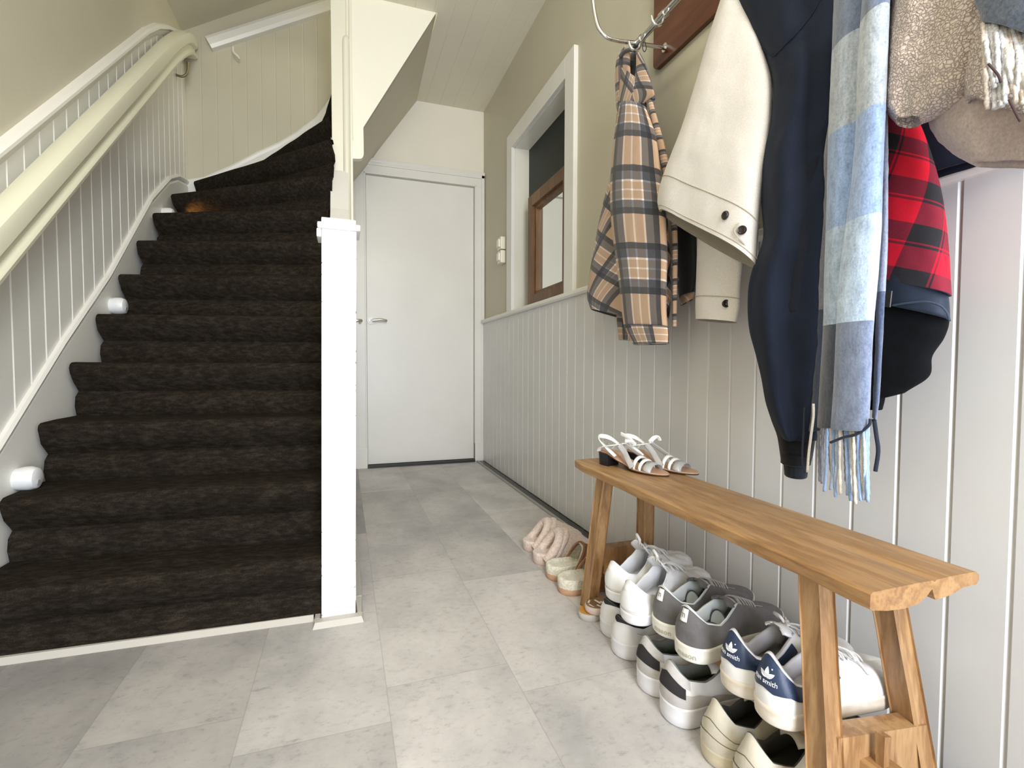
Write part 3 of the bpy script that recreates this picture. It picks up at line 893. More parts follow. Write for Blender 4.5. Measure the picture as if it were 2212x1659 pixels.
# ================================================================== shoes
class Shoe:
    """surface of a shoe: s runs round the outline from the heel, t from the sole up to the collar / the vamp's middle line"""
    def __init__(q, L=.27, W=1.0, zs=.026, hh=.088, hd=.060, ht=.090, toe=.045, lean=.010, dip=.24, throat=.44, heelw=.031, ball=.047, vamp_bulge=1.0, slit=True, endx=.84, spring=.008, peak=.012):
        q.__dict__.update(locals())
    def w(q, x):
        L = q.L; u = x/L
        g = interp(u, [0, .15, .35, .5, .62, .74, .86, 1], [q.heelw, q.heelw*1.07, q.heelw*1.03, q.heelw*1.12, q.ball*.95, q.ball, q.ball*.97, q.ball*.85])*q.W
        rh, rt = .036, .078
        if x < rh: g *= math.sqrt(max(0, 1-(1-x/rh)**2.2))
        if x > L-rt: g *= math.sqrt(max(0, 1-((x-(L-rt))/rt)**2.4))
        return g
    def out(q, s, off=0.0):
        s = s % 1.0
        x = q.L*(1-math.cos(2*PI*s))/2
        sg = 1 if s <= .5 else -1
        p = Vector((x, sg*q.w(x), 0))
        # last slightly curved inwards at the toe
        if off:
            e = 1e-3
            a = q.out(s-e); b = q.out(s+e); t = (b-a)
            n = Vector((t.y, -t.x, 0)).normalized() if t.length > 1e-9 else Vector((-1, 0, 0))
            if n.dot(p-Vector((q.L*.5, 0, 0))) < 0: n = -n
            p = p + n*off
        return p
    def lift(q, x): return q.spring*sm((x/q.L-.72)/.28)
    def topc(q, s):
        s = s % 1.0
        x = q.L*(1-math.cos(2*PI*s))/2; u = x/q.L
        sg = 1 if s <= .5 else -1
        xt = q.lean/q.L + u*(q.endx-q.lean/q.L)
        c = interp(xt, [0, .2, .32, q.throat, q.throat+.04, q.throat+.2, q.throat+.27, 1], [.023, .027, .026, .019, .013, .008, 0, 0])*q.W
        if not q.slit: c = interp(xt, [0, .2, .32, q.throat, q.throat+.015, 1], [.023, .028, .030, .022, 0, 0])*q.W
        r0 = q.lean/q.L
        xx = (xt-r0)*q.L
        if xx < .026: c *= math.sqrt(max(0, 1-(1-xx/.026)**2))
        z = interp(xt, [0, .05, .12, q.dip, .36, q.throat, q.throat+.08, q.throat+.18, q.throat+.28, q.endx], [q.hh, q.hh-.002, lerp(q.hh, q.hd, .62), q.hd, lerp(q.hd, q.ht, .55), q.ht, lerp(q.ht, q.toe, .18), lerp(q.ht, q.toe, .50), lerp(q.ht, q.toe, .78), q.toe])
        # peak in the middle of the heel
        dd = min(s, 1-s)
        z += q.peak*math.exp(-(dd/.045)**2)
        return Vector((xt*q.L, sg*c, z))
    def S(q, s, t, off=0.0):
        P = q.out(s); P.z = q.zs+q.lift(P.x); T = q.topc(s)
        u = P.x/q.L; b = sm((u-.30)/.35)*q.vamp_bulge
        hh_ = lerp(t**1.15, 1-math.cos(t*PI/2), b); v = lerp(t, math.sin(t*PI/2), b)
        p = Vector((lerp(P.x, T.x, hh_), lerp(P.y, T.y, hh_), lerp(P.z, T.z, v)))
        k = .0045*math.sin(PI*min(1, t*1.05))*(1-b)
        c = Vector((q.L*.3, 0, 0)); d = Vector((P.x-c.x, P.y*2.2, 0)); 
        if d.length > 1e-6: p += d.normalized()*k
        if off:
            p = p + q.N(s, t)*off
        return p
    def N(q, s, t):
        e = .004
        t0, t1 = max(0, t-e), min(1, t+e)
        a = q.S(s+e, t)-q.S(s-e, t); b = q.S(s, t1)-q.S(s, t0)
        n = a.cross(b)
        if n.length < 1e-10: return Vector((0, 0, 1))
        n.normalize()
        P = q.out(s)
        o = Vector((P.x-q.L*.45, P.y*3, .03))
        return n if n.dot(o) > 0 else -n
    def heel(q, a, b, off=.001):
        """a metres to the right of the heel's middle as seen from behind, b metres up from the sole"""
        # arc length table at mid height
        if not hasattr(q, 'tab'):
            q.tab = [(0.0, 0.0)]; p = q.S(0, .5); ac = 0
            for i in range(1, 60):
                s = i*.003; r_ = q.S(s, .5); ac += (r_-p).length; p = r_; q.tab.append((ac, s))
        s = float(np.interp(abs(a), [x[0] for x in q.tab], [x[1] for x in q.tab]))
        s = -s if a > 0 else s
        h = (q.S(s, 1)-q.S(s, 0)).length
        return q.S(s, max(0, min(1, b/h)), off)

def sgrid(q, name, m, parent, s0, s1, ns, f0, f1, nt, off=.0008, solid=0.0, rough=0.0, seed=0):
    G = []
    for j in range(nt+1):
        row = []
        for i in range(ns+1):
            s = lerp(s0, s1, i/ns)
            a = f0(s) if callable(f0) else f0; b = f1(s) if callable(f1) else f1
            t = lerp(a, b, j/nt)
            p = q.S(s, t, off)
            if rough: p = p + q.N(s, t)*rough*noise.noise(p*90+Vector((seed, 0, 0)))
            row.append(p)
        G.append(row)
    return grid_mesh(name, G, m, parent, smooth=True)

def shoe_body(q, t, mu, ml, ms, name_upper='upper', fuzzy=0.0, lining_fuzz=0.0, wr=.0006, rim=.004, seed=1, puff=0.0):
    NS, NTT = 112, 18
    G = []
    for j in range(NTT+1):
        tt = j/NTT
        row = []
        for i in range(NS):
            s = (i+.5)/NS
            p = q.S(s, tt)
            d = wr*noise.noise(p*70+Vector((seed*7, 0, 0)))
            if fuzzy: d += fuzzy*(noise.noise(p*60+Vector((seed, 3, 0)))+.6*noise.noise(p*150))
            if puff: d += puff*math.sin(PI*min(1, tt*.96+.02))**.6
            if j > 0: p = p+q.N(s, tt)*d
            row.append(p)
        G.append(row)
    o = grid_mesh(name_upper, G, mu, t, close_u=True, uv=lambda i, j: (j/NS, i/NTT))
    # lining: rim over the collar, down inside, insole
    rows = []
    prof = [(0, 0), (.35, .0016), (.8, .001), (1.3, -.004), (1.9, -.016), (1.6, -.032)]
    for a, dz in prof:
        row = []
        for i in range(NS):
            s = (i+.5)/NS
            T = q.topc(s); 
            cen = Vector((min(max(T.x, q.L*.13), q.L*.40), 0, T.z)); d = (cen-T); d.z = 0
            if d.length > 1e-6: d = d.normalized()*min(d.length*.9, rim*a)
            p = T+d+Vector((0, 0, dz))
            if T.x > q.L*(q.throat+.05): p = T+Vector((0, 0, dz*.3-.002))+Vector((0, -T.y*.2*a, 0))
            p.z = max(p.z, q.zs+.004)
            if lining_fuzz: p += Vector((0, 0, 1))*lining_fuzz*noise.noise(p*80) + d.normalized()*lining_fuzz*noise.noise(p*95+Vector((4, 4, 4))) if d.length > 1e-6 else Vector((0, 0, 0))
            row.append(p)
        rows.append(row)
    for sc in (.86, .5, .05):
        row = []
        for i in range(NS):
            s = (i+.5)/NS; P = q.out(s)
            p = Vector((lerp(q.L*.45, P.x, lerp(sc, 1, .06) if sc > .8 else sc), P.y*sc, q.zs+.004))
            p.x = min(p.x, q.L*.80)
            if lining_fuzz: p.z += lining_fuzz*noise.noise(p*80)
            row.append(p)
        rows.append(row)
    grid_mesh('lining', rows, ml, t, close_u=True)
    # sole
    rows = []
    zs = q.zs
    for off, z in ((-.02, .0), (-.006, 0), (-.0015, .0016), (.0010, .005), (.0018, zs*.5), (.0020, zs-.006), (.0026, zs-.004), (.0026, zs-.0005), (.0012, zs+.0012), (-.004, zs+.0012)):
        row = []
        for i in range(NS):
            s = (i+.5)/NS; p = q.out(s, off); l = q.lift(q.out(s).x)
            p.z = z + l*(1 if z > 0 or off < 0 else 1)
            row.append(p)
        rows.append(row)
    cen = []
    G2 = rows
    me_rows = [[Vector((lerp(q.L*.5, p.x, .4), p.y*.2, p.z)) for p in rows[0]]] + rows
    grid_mesh('sole', me_rows, ms, t, close_u=True, sharp=50)
    return o
def tongue(q, t, m, z_up=.012, w=.021, x0=None, thick=.004, lean=.01):
    x0 = x0 if x0 is not None else q.throat-.09
    G = []
    xs = [x0, x0+.03, q.throat, q.throat+.07, q.throat+.14, q.throat+.22, q.throat+.28]
    for i, xt in enumerate(xs):
        zc = interp(xt, [q.throat, q.throat+.08, q.throat+.18, q.throat+.28, q.endx], [q.ht, lerp(q.ht, q.toe, .18), lerp(q.ht, q.toe, .50), lerp(q.ht, q.toe, .78), q.toe])
        if xt < q.throat: zc = q.ht + z_up*(q.throat-xt)/(q.throat-x0)
        ww = w*interp(xt, [x0, x0+.03, q.throat+.1, q.throat+.3], [.75, 1, .8, .3])*q.W
        row = []
        for k in range(9):
            a = -1+2*k/8
            row.append(Vector((xt*q.L+lean*(a*a)*(-.3), a*ww, zc+.003-.010*a*a)))
        G.append(row)
    G = [G[0]] + G
    for k in range(9): G[0][k] = G[1][k]+Vector((.004, 0, -.003))
    o = grid_mesh('tongue', G, m, t)
    md = o.modifiers.new('thickness', 'SOLIDIFY'); md.thickness = thick; md.offset = 0
    return o
def laces(q, t, m, n=5, rr=.0022, bow=True, seed=0, wide=1.0, flat=.5):
    bm = bmesh.new()
    rnd = random.Random(seed)
    def zc(xt): return interp(xt, [0, q.throat, q.throat+.08, q.throat+.18, q.throat+.28, q.endx], [q.ht, q.ht, lerp(q.ht, q.toe, .18), lerp(q.ht, q.toe, .50), lerp(q.ht, q.toe, .78), q.toe])
    for i in range(n):
        xt = q.throat+.02+i*.22/n
        c = interp(xt, [q.throat, q.throat+.2], [.021, .013])*wide
        z = zc(xt)
        x1 = xt*q.L+(.004 if i % 2 else -.004)
        tube(bm, spline([(xt*q.L, -c-.003, z-.004), (lerp(xt*q.L, x1, .5), -c*.5, z+.0045), (x1, c*.5, z+.0045), (x1, c+.003, z-.004)], 4), rr*1.5, 8, flat=flat)
        tube(bm, spline([(xt*q.L+.003, c+.003, z-.004), (xt*q.L+.006, c*.4, z+.006), (xt*q.L+.012, -c*.5, z+.004), (xt*q.L+.013, -c-.003, z-.006)], 4), rr*1.4, 8, flat=flat)
    if bow:
        x = (q.throat+.02)*q.L; z = q.ht+.006
        for sg in (-1, 1):
            pts = [(x, 0, z), (x-.004, sg*.012, z+.010), (x+.004, sg*.030, z+.008), (x+.018, sg*.034, z-.008), (x+.012, sg*.018, z-.002), (x, 0, z+.002)]
            tube(bm, spline([Vector(p)+Vector((rnd.uniform(-.003, .003), rnd.uniform(-.003, .003), rnd.uniform(-.002, .002))) for p in pts], 5), rr*1.2, 8, flat=flat)
            tube(bm, spline([(x, 0, z), (x+.012, sg*.014, z+.004), (x+.030, sg*.030, z-.012), (x+.044, sg*.040, z-.034)], 5), rr*1.1, 8, flat=flat)
        tube(bm, spline([(x-.002, -.006, z), (x, 0, z+.006), (x+.002, .006, z)], 3), rr*1.6, 8)
    return obj('laces', bm, m, t, True)

def text_mesh(body, size, name='txt', extrude=0.0):
    c = bpy.data.curves.new(name, 'FONT'); c.body = body; c.size = size; c.align_x = 'CENTER'; c.extrude = 0; c.resolution_u = 3
    o = bpy.data.objects.new(name, c); COL.objects.link(o)
    dg = bpy.context.evaluated_depsgraph_get(); dg.update()
    me = bpy.data.meshes.new_from_object(o.evaluated_get(dg))
    bpy.data.objects.remove(o); bpy.data.curves.remove(c)
    vs = [v.co.copy() for v in me.vertices]; fs = [tuple(p.vertices) for p in me.polygons]
    bpy.data.meshes.remove(me)
    return vs, fs
def place_flat(name, vs, fs, fn, m, parent, depth=.0008):
    """wrap a flat outline onto a surface by fn(a, b, off) with a little thickness"""
    n = len(vs)
    V = [fn(v[0], v[1], .0004) for v in vs] + [fn(v[0], v[1], .0004+depth) for v in vs]
    E = {}
    for f in fs:
        for i in range(len(f)):
            a, b = f[i], f[(i+1) % len(f)]
            E[(a, b)] = 1
    FS = [tuple(x+n for x in f) for f in fs]
    for (a, b) in E:
        if (b, a) not in E: FS.append((a, b, b+n, a+n))
    me = bpy.data.meshes.new(name); me.from_pydata([tuple(v) for v in V], [], FS); me.update()
    return link(name, me, m, parent)

def fab(name, c, rough=.8, bump=.25, bs=350, var=.06, vs=20, sheen=.0, **kw): return mat(name, c, rough, bump=bump, bscale=bs, var=var, vscale=vs, sheen=sheen, **kw)
LEA = mat('white_leather', (.76, .76, .76), .42, bump=.12, bscale=90, var=.05, vscale=25)
LEAWARM = mat('white_smooth_leather', (.80, .79, .78), .38, bump=.08, bscale=70, var=.05, vscale=20)
RUBW = mat('white_rubber_sole', (.74, .73, .76), .5, bump=.06, bscale=200, var=.06, vscale=25)
RUBD = mat('dirty_rubber_sole', (.62, .53, .42), .55, bump=.08, bscale=120, col2=(.76, .70, .61), vscale=28)
RUBC = mat('offwhite_rubber_sole', (.70, .67, .58), .5, bump=.06, bscale=150, col2=(.80, .78, .72), vscale=22)
LINW = fab('white_lining', (.70, .71, .75), .7)
LIND = fab('dark_lining', (.022, .024, .026), .8)
LING = fab('grey_lining', (.20, .21, .19), .85)
LACEW = fab('white_laces', (.72, .71, .69), .8, .4, 600)
LACEG = fab('grey_laces', (.42, .40, .38), .8, .4, 600)
NAVYL = mat('navy_leather', (.018, .032, .075), .38, bump=.1, bscale=300)
GSUEDE = fab('grey_suede', (.125, .118, .118), .95, .35, 500, .22, 26, .15)
LSUEDE = fab('light_grey_suede', (.50, .475, .455), .95, .3, 500, .12, 26, .1)
BLACKP = fab('black_suede_patch', (.022, .019, .020), .9)

def dup(root, loc, rotz, label, group=None, roty=None):
    r_ = root.copy(); COL.objects.link(r_)
    r_.location = loc; r_.rotation_euler = (root.rotation_euler[0], root.rotation_euler[1] if roty is None else roty, rotz)
    r_['label'] = label
    if group: r_['group'] = group
    for ch in list(root.children):
        c = ch.copy(); COL.objects.link(c); c.parent = r_
        for g in ch.children:
            d = g.copy(); COL.objects.link(d); d.parent = c
    return r_
def place(root, x, y, z, rz, ry=0.0):
    root.location = (x, y, z); root.rotation_euler = (0, ry, R(rz))

def leafshape():
    """the three-leaf mark: outline polygons with four bars cut through the lower half"""
    polys = []
    def leaf(ang, ln, wd):
        pts = []
        n = 14
        for side in (1, -1):
            for i in range(n+1):
                u = i/n if side == 1 else 1-i/n
                w_ = wd*math.sin(PI*u**.85)**.9*side
                x, y = w_, u*ln
                ca, sa = math.cos(ang), math.sin(ang)
                pts.append((x*ca+y*sa, -x*sa+y*ca))
        out = []
        for p in pts:
            if not out or abs(p[0]-out[-1][0])+abs(p[1]-out[-1][1]) > 1e-6: out.append(p)
        if abs(out[0][0]-out[-1][0])+abs(out[0][1]-out[-1][1]) < 1e-6: out.pop()
        return out
    return [leaf(0, .0165, .0036), leaf(R(58), .0150, .0034), leaf(R(-58), .0150, .0034)]
def clip_poly(P, ylo, yhi):
    def cut(P, f):
        out = []
        for i in range(len(P)):
            a, b = P[i], P[(i+1) % len(P)]
            fa, fb = f(a), f(b)
            if fa >= 0: out.append(a)
            if fa*fb < 0:
                t = fa/(fa-fb); out.append((a[0]+(b[0]-a[0])*t, a[1]+(b[1]-a[1])*t))
        return out
    P = cut(P, lambda p: p[1]-ylo)
    return cut(P, lambda p: yhi-p[1]) if P else P

SHG = None
def white_trainer():
    q = Shoe(L=.285, W=1.16, zs=.026, hh=.088, hd=.058, ht=.098, toe=.058, heelw=.032, ball=.043, peak=.010, dip=.22, throat=.42)
    t = thing('sneaker', 'left-hand white leather sneaker of the upper row, tied lace loop standing up', 'shoe', group='shoes in the upper row')
    shoe_body(q, t, LEA, LINW, RUBW, wr=.0022)
    tongue(q, t, LEA, .030, .022); laces(q, t, LACEW, 6, bow=True, seed=3)
    sgrid(q, 'heel_counter', LEA, t, -.10, .10, 24, .12, lambda s: .72-2.2*abs(s), 6, .0014)
    for k, tt in enumerate((.02, .10)):
        sgrid(q, 'seam', RUBD, t, -.22, .22, 40, tt, tt+.018, 2, .0011)
    bm = bmesh.new()
    x = (q.throat-.07)*q.L; z = q.ht+.026
    tube(bm, spline([(x, -.004, z-.006), (x-.006, -.010, z+.010), (x-.004, .002, z+.020), (x+.004, .010, z+.010), (x, .002, z-.006)], 6), .0035, 8, flat=.5)
    obj('lace_loop', bm, LACEW, t, True)
    return t
wt = white_trainer()
place(wt, .612, 1.040, .1455, 14, R(-3))
dup(wt, (.598, .945, .140), R(15), 'right-hand white leather sneaker of the upper row, next to the grey suede shoes', 'shoes in the upper row')

def grey_suede():
    q = Shoe(L=.285, W=1.13, zs=.032, hh=.096, hd=.064, ht=.090, toe=.050, heelw=.033, ball=.043, peak=.010, dip=.25, throat=.45)
    t = thing('sneaker', 'grey suede sneaker of the upper row touching the white pair', 'shoe', group='shoes in the upper row')
    shoe_body(q, t, GSUEDE, mat('pale_leather_lining', (.62, .65, .65), .45, bump=.1, bscale=90), RUBC, wr=.0006, rim=.0035)
    tongue(q, t, GSUEDE, .010, .021); laces(q, t, LACEG, 6, bow=False, wide=.8)
    # white tab with the letter m on the heel
    W = mat('tab_white', (.76, .76, .74), .4)
    G = []
    for j in range(7):
        G.append([q.heel(lerp(-.0085, .0085, i/6), lerp(.045, .068, j/6), .0016+.0022*math.sin(PI*i/6)) for i in range(7)])
    grid_mesh('heel_tab', G, W, t)
    vs, fs = text_mesh('m', .017)
    place_flat('tab_letter', vs, fs, lambda a, b, o: q.heel(a*.9-.001, b+.052, o+.0036), mat('letter_grey', (.20, .20, .20), .5), t, .0005)
    # raised letters on the sole's heel
    vs, fs = text_mesh('mason', .0155)
    def onsole(a, b, o):
        if not hasattr(q, 'st'):
            q.st = [(0.0, 0.0)]; p = q.out(0, .002); ac = 0
            for i in range(1, 80):
                r_ = q.out(i*.002, .002); ac += (r_-p).length; p = r_; q.st.append((ac, i*.002))
        s = float(np.interp(abs(a), [x[0] for x in q.st], [x[1] for x in q.st]))
        p = q.out(-s if a > 0 else s, .0019+o); p.z = b; return p
    place_flat('sole_lettering', vs, fs, lambda a, b, o: onsole(a+.010, b+.010, o), mat('sole_letter', (.42, .39, .32), .5), t, .0009)
    sgrid(q, 'collar_piping', mat('piping_white', (.72, .73, .72), .5), t, 0, 1, 110, .975, 1.0, 2, .0012)
    # rolled socks-like padding disc seen inside the heel
    bm = bmesh.new()
    ring = []
    for k in range(25):
        a = PI*k/24
        ring.append(Vector((q.L*.36+.0, .022*math.cos(a), q.zs+.008+.034*math.sin(a))))
    tube(bm, ring, .0016, 8)
    obj('tongue_lining_seam', bm, mat('seam_dark', (.05, .05, .055), .6), t, True)
    G = []
    for j in range(9):
        rr = j/8
        G.append([Vector((q.L*.36+.008*(1-rr*rr), .022*math.cos(PI*k/24)*rr, q.zs+.008+.034*math.sin(PI*k/24)*rr)) for k in range(25)])
    grid_mesh('tongue_lining', G, mat('pale_quilted_lining', (.55, .59, .59), .5, bump=.3, bscale=60), t)
    return t
gs = grey_suede()
place(gs, .630, .873, .1455, 9)
dup(gs, (.622, .785, .1455), R(9), 'grey suede sneaker of the upper row beside the navy-heeled pair', 'shoes in the upper row')

def navy_heel():
    q = Shoe(L=.285, W=1.10, zs=.028, hh=.094, hd=.058, ht=.092, toe=.052, heelw=.033, ball=.043, peak=.018, dip=.25, throat=.45)
    t = thing('sneaker', 'white leather sneaker with a navy heel patch, nearer the grey suede pair', 'shoe', group='shoes in the upper row')
    shoe_body(q, t, LEAWARM, mat('grey_leather_lining', (.42, .40, .41), .5), RUBD, wr=.0006, rim=.0045)
    tongue(q, t, LEAWARM, .012, .022); laces(q, t, LACEW, 6, bow=True, seed=8)
    low = lambda s: interp(abs(s), [0, .035, .055, .085, .12, .2, .26], [.36, .34, .40, .50, .48, .55, .66])
    hi = lambda s: interp(abs(s), [0, .03, .09, .2, .26], [.97, .965, .93, .90, .90])
    sgrid(q, 'heel_patch', NAVYL, t, -.235, .235, 90, low, hi, 8, .0012)
    # eyelets
    EYM = mat('eyelet_grey', (.3, .3, .32), .5)
    bm = bmesh.new()
    for i in range(6):
        xt = q.throat+.02+i*.037
        for sg in (-1, 1):
            s_ = math.acos(max(-1, min(1, 1-2*((xt-.035)/.80))))/(2*PI)
            s_ = s_ if sg > 0 else 1-s_
            p = q.S(s_, .86, .0); n = q.N(s_, .86)
            tube(bm, [p, p+n*.0012], .0028, 10)
            obj('eyelet', bm, EYM, t); bm = bmesh.new()
    bm.free()
    # three-leaf mark with the bars, and the lettering
    MK = mat('mark_white', (.85, .85, .87), .4)
    vs, fs = [], []
    for P in leafshape():
        bands = [(-.01, .0004), (.0011, .0024), (.0031, .0043), (.0050, .05)]
        for lo_, hi_ in bands:
            # the bars slope down to the right
            Q = [(x, y+.28*x) for x, y in P]
            Q = clip_poly(Q, lo_, hi_)
            if len(Q) >= 3:
                Q = [(x, y-.28*x) for x, y in Q]
                fs.append(tuple(range(len(vs), len(vs)+len(Q)))); vs += [Vector((x, y, 0)) for x, y in Q]
    place_flat('heel_mark', vs, fs, lambda a, b, o: q.heel(a+.004, b+.047, o+.0012), MK, t, .0004)
    vs, fs = text_mesh('stan smith', .0108)
    xm = sum(v.x for v in vs)/len(vs)
    place_flat('heel_lettering', vs, fs, lambda a, b, o: q.heel(a+.0005, b+.0375, o+.0012), MK, t, .0004)
    bm = bmesh.new(); p = q.heel(.0115, .0615, .0014); tube(bm, [p, q.heel(.0115, .0615, .002)], .0011, 10)
    obj('heel_mark_dot', bm, MK, t)
    return t
nh = navy_heel()
place(nh, .636, .680, .1455, 0)
dup(nh, (.630, .596, .152), R(0), 'white leather sneaker with a navy heel patch, behind the near bench leg', 'shoes in the upper row')

# ---- lower row, standing on the floor
def white_black():
    q = Shoe(L=.28, W=1.20, zs=.040, hh=.094, hd=.070, ht=.085, toe=.052, heelw=.033, ball=.043, peak=.004, dip=.22)
    t = thing('sneaker', 'white sneaker with a black inside of the lower row, next to the orange sandal', 'shoe', group='shoes in the lower row')
    shoe_body(q, t, LEAWARM, LIND, RUBW, wr=.0006, rim=.0075)
    tongue(q, t, LIND, .006, .02); laces(q, t, LACEW, 5, bow=False)
    sgrid(q, 'collar_band', LIND, t, -.10, .10, 30, lambda s: lerp(.78, 1, min(1, abs(s)/.1)), 1.0, 4, .001)
    sgrid(q, 'side_stripe', mat('stitch_grey', (.3, .3, .32), .5), t, -.30, -.12, 24, lambda s: .15+ (s+.30)*3.0, lambda s: .18+(s+.30)*3.0, 2, .001)
    return t
wb = white_black()
place(wb, .650, 1.142, 0, 4)
dup(wb, (.632, 1.052, 0), R(3), 'white sneaker with a black inside of the lower row, beside the grey pair', 'shoes in the lower row')
def grey_white():
    q = Shoe(L=.285, W=1.18, zs=.042, hh=.109, hd=.080, ht=.092, toe=.055, heelw=.034, ball=.043, peak=.014, dip=.26)
    t = thing('sneaker', 'light grey and white sneaker with a black heel patch, farther one of the pair', 'shoe', group='shoes in the lower row')
    shoe_body(q, t, LEAWARM, LING, RUBW, wr=.0006, rim=.006)
    tongue(q, t, LEAWARM, .004, .02); laces(q, t, LACEW, 5, bow=False)
    sgrid(q, 'heel_counter', LSUEDE, t, -.26, .26, 70, 0.0, lambda s: interp(abs(s), [0, .08, .14, .20, .26], [.55, .50, .56, .38, 0.02]), 8, .0014)
    sgrid(q, 'collar_piece', LSUEDE, t, -.105, .105, 30, .70, lambda s: .99, 5, .0013)
    sgrid(q, 'heel_patch', BLACKP, t, -.085, .085, 28, .36, lambda s: .76-1.0*abs(s), 5, .0024)
    for a, b in ((-.36, -.25), (.25, .36)):
        sgrid(q, 'side_panel', BLACKP, t, a, b, 20, .04, .45, 5, .0012)
    return t
gw = grey_white()
place(gw, .618, .916, 0, 2)
dup(gw, (.612, .822, 0), R(1), 'light grey and white sneaker with a black heel patch, nearer one of the pair', 'shoes in the lower row')
def cream_boot():
    CRL = mat('cream_suede', (.56, .515, .42), .7, bump=.15, bscale=200, var=.08, vscale=20)
    q = Shoe(L=.285, W=1.15, zs=.031, hh=.110, hd=.066, ht=.092, toe=.055, heelw=.033, ball=.043, peak=.010, dip=.27, lean=.016)
    t = thing('sneaker', 'cream suede sneaker of the lower row beside the grey and white pair', 'shoe', group='shoes in the lower row')
    shoe_body(q, t, CRL, mat('brown_dark_lining', (.050, .046, .036), .8), mat('yellowed_rubber', (.60, .53, .38), .5, bump=.06, bscale=100, var=.08, vscale=20), wr=.0008, rim=.003)
    tongue(q, t, CRL, .0, .02); laces(q, t, LACEW, 5, bow=False)
    sgrid(q, 'heel_layer', CRL, t, -.22, .22, 60, .0, lambda s: .30-.2*abs(s), 5, .0022)
    sgrid(q, 'heel_layer', CRL, t, -.20, .20, 60, .0, lambda s: .58-.9*abs(s), 6, .0011)
    DK = mat('seam_brown', (.16, .13, .09), .8)
    sgrid(q, 'seam', DK, t, -.22, .22, 60, lambda s: .30-.2*abs(s), lambda s: .318-.2*abs(s), 2, .0012)
    sgrid(q, 'seam', DK, t, -.20, .20, 60, lambda s: .58-.9*abs(s), lambda s: .598-.9*abs(s), 2, .0004)
    return t
cb = cream_boot()
place(cb, .618, .706, 0, 0)
dup(cb, (.612, .618, 0), R(0), 'cream suede sneaker of the lower row nearest the near bench leg', 'shoes in the lower row')

# dark shoes against the wall
def dark_shoe():
    DB = mat('dark_brown_leather', (.030, .020, .018), .35, bump=.1, bscale=90)
    q = Shoe(L=.27, W=.72, zs=.018, hh=.10, hd=.10, ht=.115, toe=.075, peak=.002)
    t = thing('shoe', 'dark brown leather shoe against the wall behind the grey suede pair', 'shoe')
    shoe_body(q, t, DB, LIND, BLACK)
    return t
ds = dark_shoe()
place(ds, .945, .79, .015, 90)
